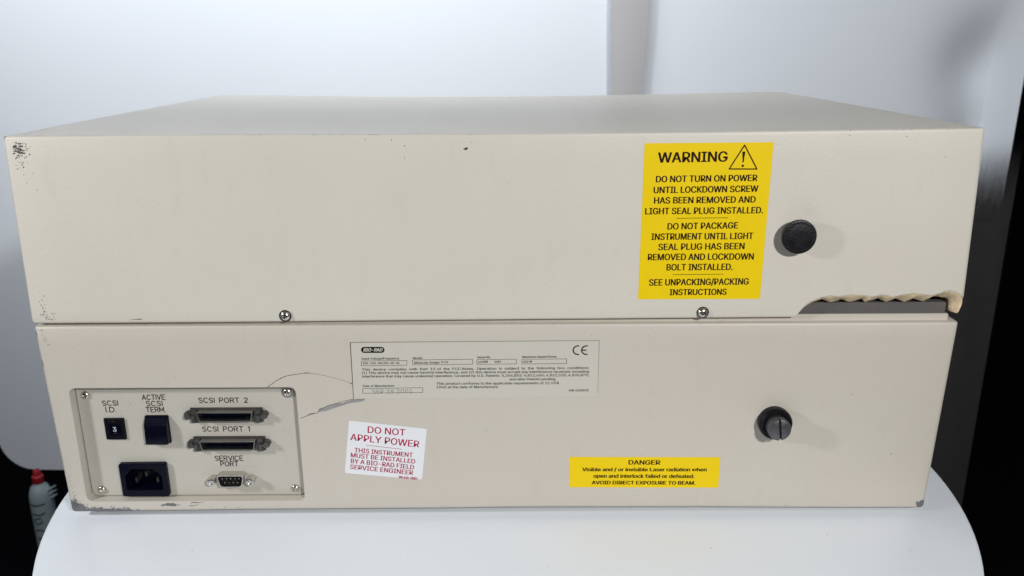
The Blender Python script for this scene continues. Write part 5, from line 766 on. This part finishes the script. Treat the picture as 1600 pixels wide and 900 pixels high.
add(bm, [(-91.2, -0.035, 119.05), (63.6, -0.035, 119.45), (63.6, -0.035, 119.2), (-91.2, -0.035, 118.72)], [[0, 1, 2, 3]])
add(bm, [(63.32, -0.03, 119.2), (63.55, -0.03, 119.2), (63.35, -0.03, 84), (63.22, -0.03, 84)], [[0, 1, 2, 3]])
link('plate_edge_shade', bm, M['crack'], sp)['kind'] = 'stuff'

# ---- plug and lock-down screw
bm = bmesh.new(); X, Z = 178.9, 186.2
lathe(bm, X, Z, [(2, -8.2), (7.5, -8.15), (8.6, -7.9), (9.4, -8.05), (10.0, -7.8), (10.3, -7.2), (10.35, -6.0), (10.0, -4.9), (8.6, -4.7), (8.2, -4.5), (8.2, 1)], 48)
sp_ = link('seal_plug', bm, M['plug'], IN, True); sp_['label'] = 'black round light-seal plug right of the yellow warning sticker'
bm = bmesh.new(); X, Z = 176.4, 64.1
lathe(bm, X, Z, [(7.2, -6.0), (7.8, -6.6), (9.6, -6.5), (10.4, -5.6), (10.6, -4.0), (10.4, -1.0), (10.2, 1)], 48)
ls = link('lockdown_screw', bm, M['black_matt'], IN, True); ls['label'] = 'slotted lock-down screw in a black collar, low on the right'
bm = bmesh.new(); lathe(bm, X, Z-0.2, [(2, -14.2), (6.2, -14.0), (6.9, -13.6), (7.15, -12.8), (7.15, -6.2)], 40); hd = link('screw_head', bm, M['screw_face'], ls, True)
def slot(b_):
    a = R(7); P = [(-0.75, -9), (0.75, -9), (0.75, 9), (-0.75, 9)]
    prism(b_, [(X+x*math.cos(a)-z*math.sin(a), Z-0.2+x*math.sin(a)+z*math.cos(a)) for x, z in P], -20, -11.2)
boolean(hd, [cutter(slot)])
hd.data.polygons.foreach_set('use_smooth', [True]*len(hd.data.polygons)); hd.data.set_sharp_from_angle(angle=R(35))

# ---- cracks, chips and specks
def ribbon(bm, P, w0, w1, y, seed=0):
    n = len(P); L = []; Rr = []
    for i, p in enumerate(P):
        a = Vector(P[max(0, i-1)]); b = Vector(P[min(n-1, i+1)]); d = (b-a).normalized(); nn = Vector((-d.y, d.x))
        w_ = (w0+(w1-w0)*i/(n-1))*(0.6+0.8*abs(noise.noise(Vector((i*.37, seed, 2)))))/2
        L.append((p[0]+nn.x*w_, y, p[1]+nn.y*w_)); Rr.append((p[0]-nn.x*w_, y, p[1]-nn.y*w_))
    add(bm, L+Rr, [[i, i+1, n+i+1, n+i] for i in range(n-1)])
bm = bmesh.new()
ribbon(bm, dens([(-144.8, 89.2), (-139.6, 93.1), (-133.3, 96.5), (-127.2, 97.8), (-119.1, 98.6)], 6, 0.25, 1), 0.55, 0.35, -0.05, 1)
ribbon(bm, dens([(-119.1, 98.6), (-111.2, 97.6), (-103.3, 95.5), (-95.4, 92.9), (-91.3, 91.2)], 6, 0.25, 1), 0.35, 0.16, -0.05, 2)
ribbon(bm, [(-121.5, 99.3), (-119.5, 98.8), (-117.5, 98.6)], 0.2, 0.8, -0.055, 4); ribbon(bm, [(-93.5, 92.2), (-91.4, 91.1)], 0.3, 1.0, -0.055, 6)
ribbon(bm, dens([(-125.9, 67.6), (-122.9, 68.6), (-119.1, 70.9), (-115.1, 71.2), (-112.8, 73.6), (-107.8, 76.2), (-101.2, 78.3), (-92.1, 80.5), (-84.4, 80.8)], 5, 0.3, 1), 0.5, 0.35, -0.06, 3)
ribbon(bm, [(-226, 134.2), (-222.4, 134.7), (-218, 134.75)], 0.1, 0.8, -0.05, 5)
link('crack', bm, M['crack'], base)['kind'] = 'stuff'
bm = bmesh.new()
U = [(-114.3, 71.6), (-113.7, 74.2), (-110.5, 75.0), (-107.8, 76.3), (-101.2, 78.3), (-98.4, 77.9), (-92.1, 80.4), (-84.6, 80.9)]
Lw = [(-83.8, 80.2), (-85.7, 79.2), (-89, 78.4), (-93.1, 78.2), (-100.5, 75.7), (-108.8, 72.7)]
prism(bm, dens(U, 4, 0.5, 21)+dens(Lw+[(-114.3, 71.6)], 4, 0.3, 22)[:-1], -0.05, -0.02)
prism(bm, dens([(-122, 68.9), (-119.2, 70.9), (-116.3, 71.5), (-115.6, 71.0), (-118.7, 70.0), (-122, 68.9)], 3, 0.2, 23)[:-1], -0.05, -0.02)
link('paint_chip', bm, M['bare'], base)['kind'] = 'stuff'
def blob(bm, x, z, r, y, asp=1.0):
    k = random.randint(5, 8); a0 = random.random()*6
    P = [(x+r*asp*(0.55+random.random()*.7)*math.cos(a0+2*math.pi*i/k), z+r/asp*(0.55+random.random()*.7)*math.sin(a0+2*math.pi*i/k)) for i in range(k)]
    add(bm, [(px, y, pz) for px, pz in P], [list(range(k))])
bm = bmesh.new()
for i in range(150):
    x = random.gauss(-275.2, 2.7); z = random.gauss(238.8, 2.6) if random.random() < .8 else random.gauss(232, 4)
    if x > -279 and z < 243.8: blob(bm, x, z, random.uniform(.14, .48), -0.03-0.0006*i)
for i in range(26): 
    x = random.uniform(-279.8, -276); z = 137+abs(random.gauss(0, 8)) ; blob(bm, x+random.random()*2.5, z, random.uniform(.12, .4), -0.03-0.0006*i)
for i in range(24): blob(bm, random.uniform(-278, -270), random.uniform(134.4, 139.5), random.uniform(.12, .42), -0.03-0.0006*i, 1.3)
for x, z, r, a in ((-277.2, 240.2, .8, 1.3), (-274.6, 238.6, .7, 1.6), (-275.6, 236.9, .9, 1.1), (-273.2, 240.4, .6, 1.4)):
    blob(bm, x, z, r, -0.13, a)
for x, z, r, a in ((-17.4, 237.7, .95, 1.5), (-16.6, 238.1, .7, 1.2), (-52.8, 232.6, .35, .4), (-52.5, 239.6, .4, 1.5), (-59.8, 243, .4, .5), (-14, 241.6, .25, 1), (-268.6, 215, .3, 1), (-274, 219, .3, 1), (262, 232, .25, 1), (-75, 243.5, .3, .5), (205, 244.5, .3, 2), (238, 243.8, .35, 2)):
    blob(bm, x, z, r, -0.03, a)
link('speck_cluster', bm, M['speck'], lid)['kind'] = 'stuff'
bm = bmesh.new()
for i in range(46):     # worn left edge of the base near its bottom
    z = 3.5+abs(random.gauss(0, 10)); blob(bm, -278.8-z*0.018+random.uniform(-.2, 4.2)*max(.25, 1-z/26), z, random.uniform(.12, .42), -0.03-0.0006*i, 0.8)
for i in range(18): blob(bm, random.uniform(-281, -276), random.uniform(118, 128), random.uniform(.12, .4), -0.03-0.0006*i, .8)
for x, z, r, a in ((-180.3, 1.9+2, .45, 1.4), (-171.5, 3.5, .4, 1), (-189, 3.9, .3, 1.3), (238.5, 128.6, .1, .4), (-7.3, 58.7, .3, 1.2), (19.4, 25.4, .3, .8), (190, 2.9, .35, 1), (93, 41, .3, 1.5), (-240, 9.2, .2, 1), (-254.6+0, 24, .25, 1), (255, 40, .35, 1)):
    blob(bm, x, z, r, -0.03, a)
link('speck_cluster', bm, M['speck'], base)['kind'] = 'stuff'
bm = bmesh.new()   # scuffs below the panel and along the lid's top edge
ribbon(bm, dens([(-202.5, 7.2), (-199, 7.6), (-195.2, 7.4), (-193.5, 7.9)], 4, .4, 8), 0.7, 0.2, -0.05, 8)
ribbon(bm, dens([(-203.5, 5.3), (-200, 5.2), (-197, 6.6)], 4, .4, 9), 0.5, 0.3, -0.05, 9)
link('scuff', bm, M['crack'], base)['kind'] = 'stuff'
bm = bmesh.new()
for x, l in ((-141, 5), (-135, 3), (-104, 4), (-95, 2), (-88, 3), (-70, 7), (-14.5, 4.2), (232, 2.6), (236, 2), (240, 3), (205, 1.5), (262, 2)):
    z = itp(topf, x); r = min(.5, l*.12)
    add(bm, [(x-l/2, RT*0.30-0.06, z-RT*0.29+.05), (x+l/2, RT*0.27-0.06, z-RT*0.32+.05), (x+l*.3, 0.38, z-.42+.05), (x-l*.35, 0.40, z-.40+.05)], [[0, 1, 2, 3]])
link('edge_chip', bm, M['speck'], lid)['kind'] = 'stuff'
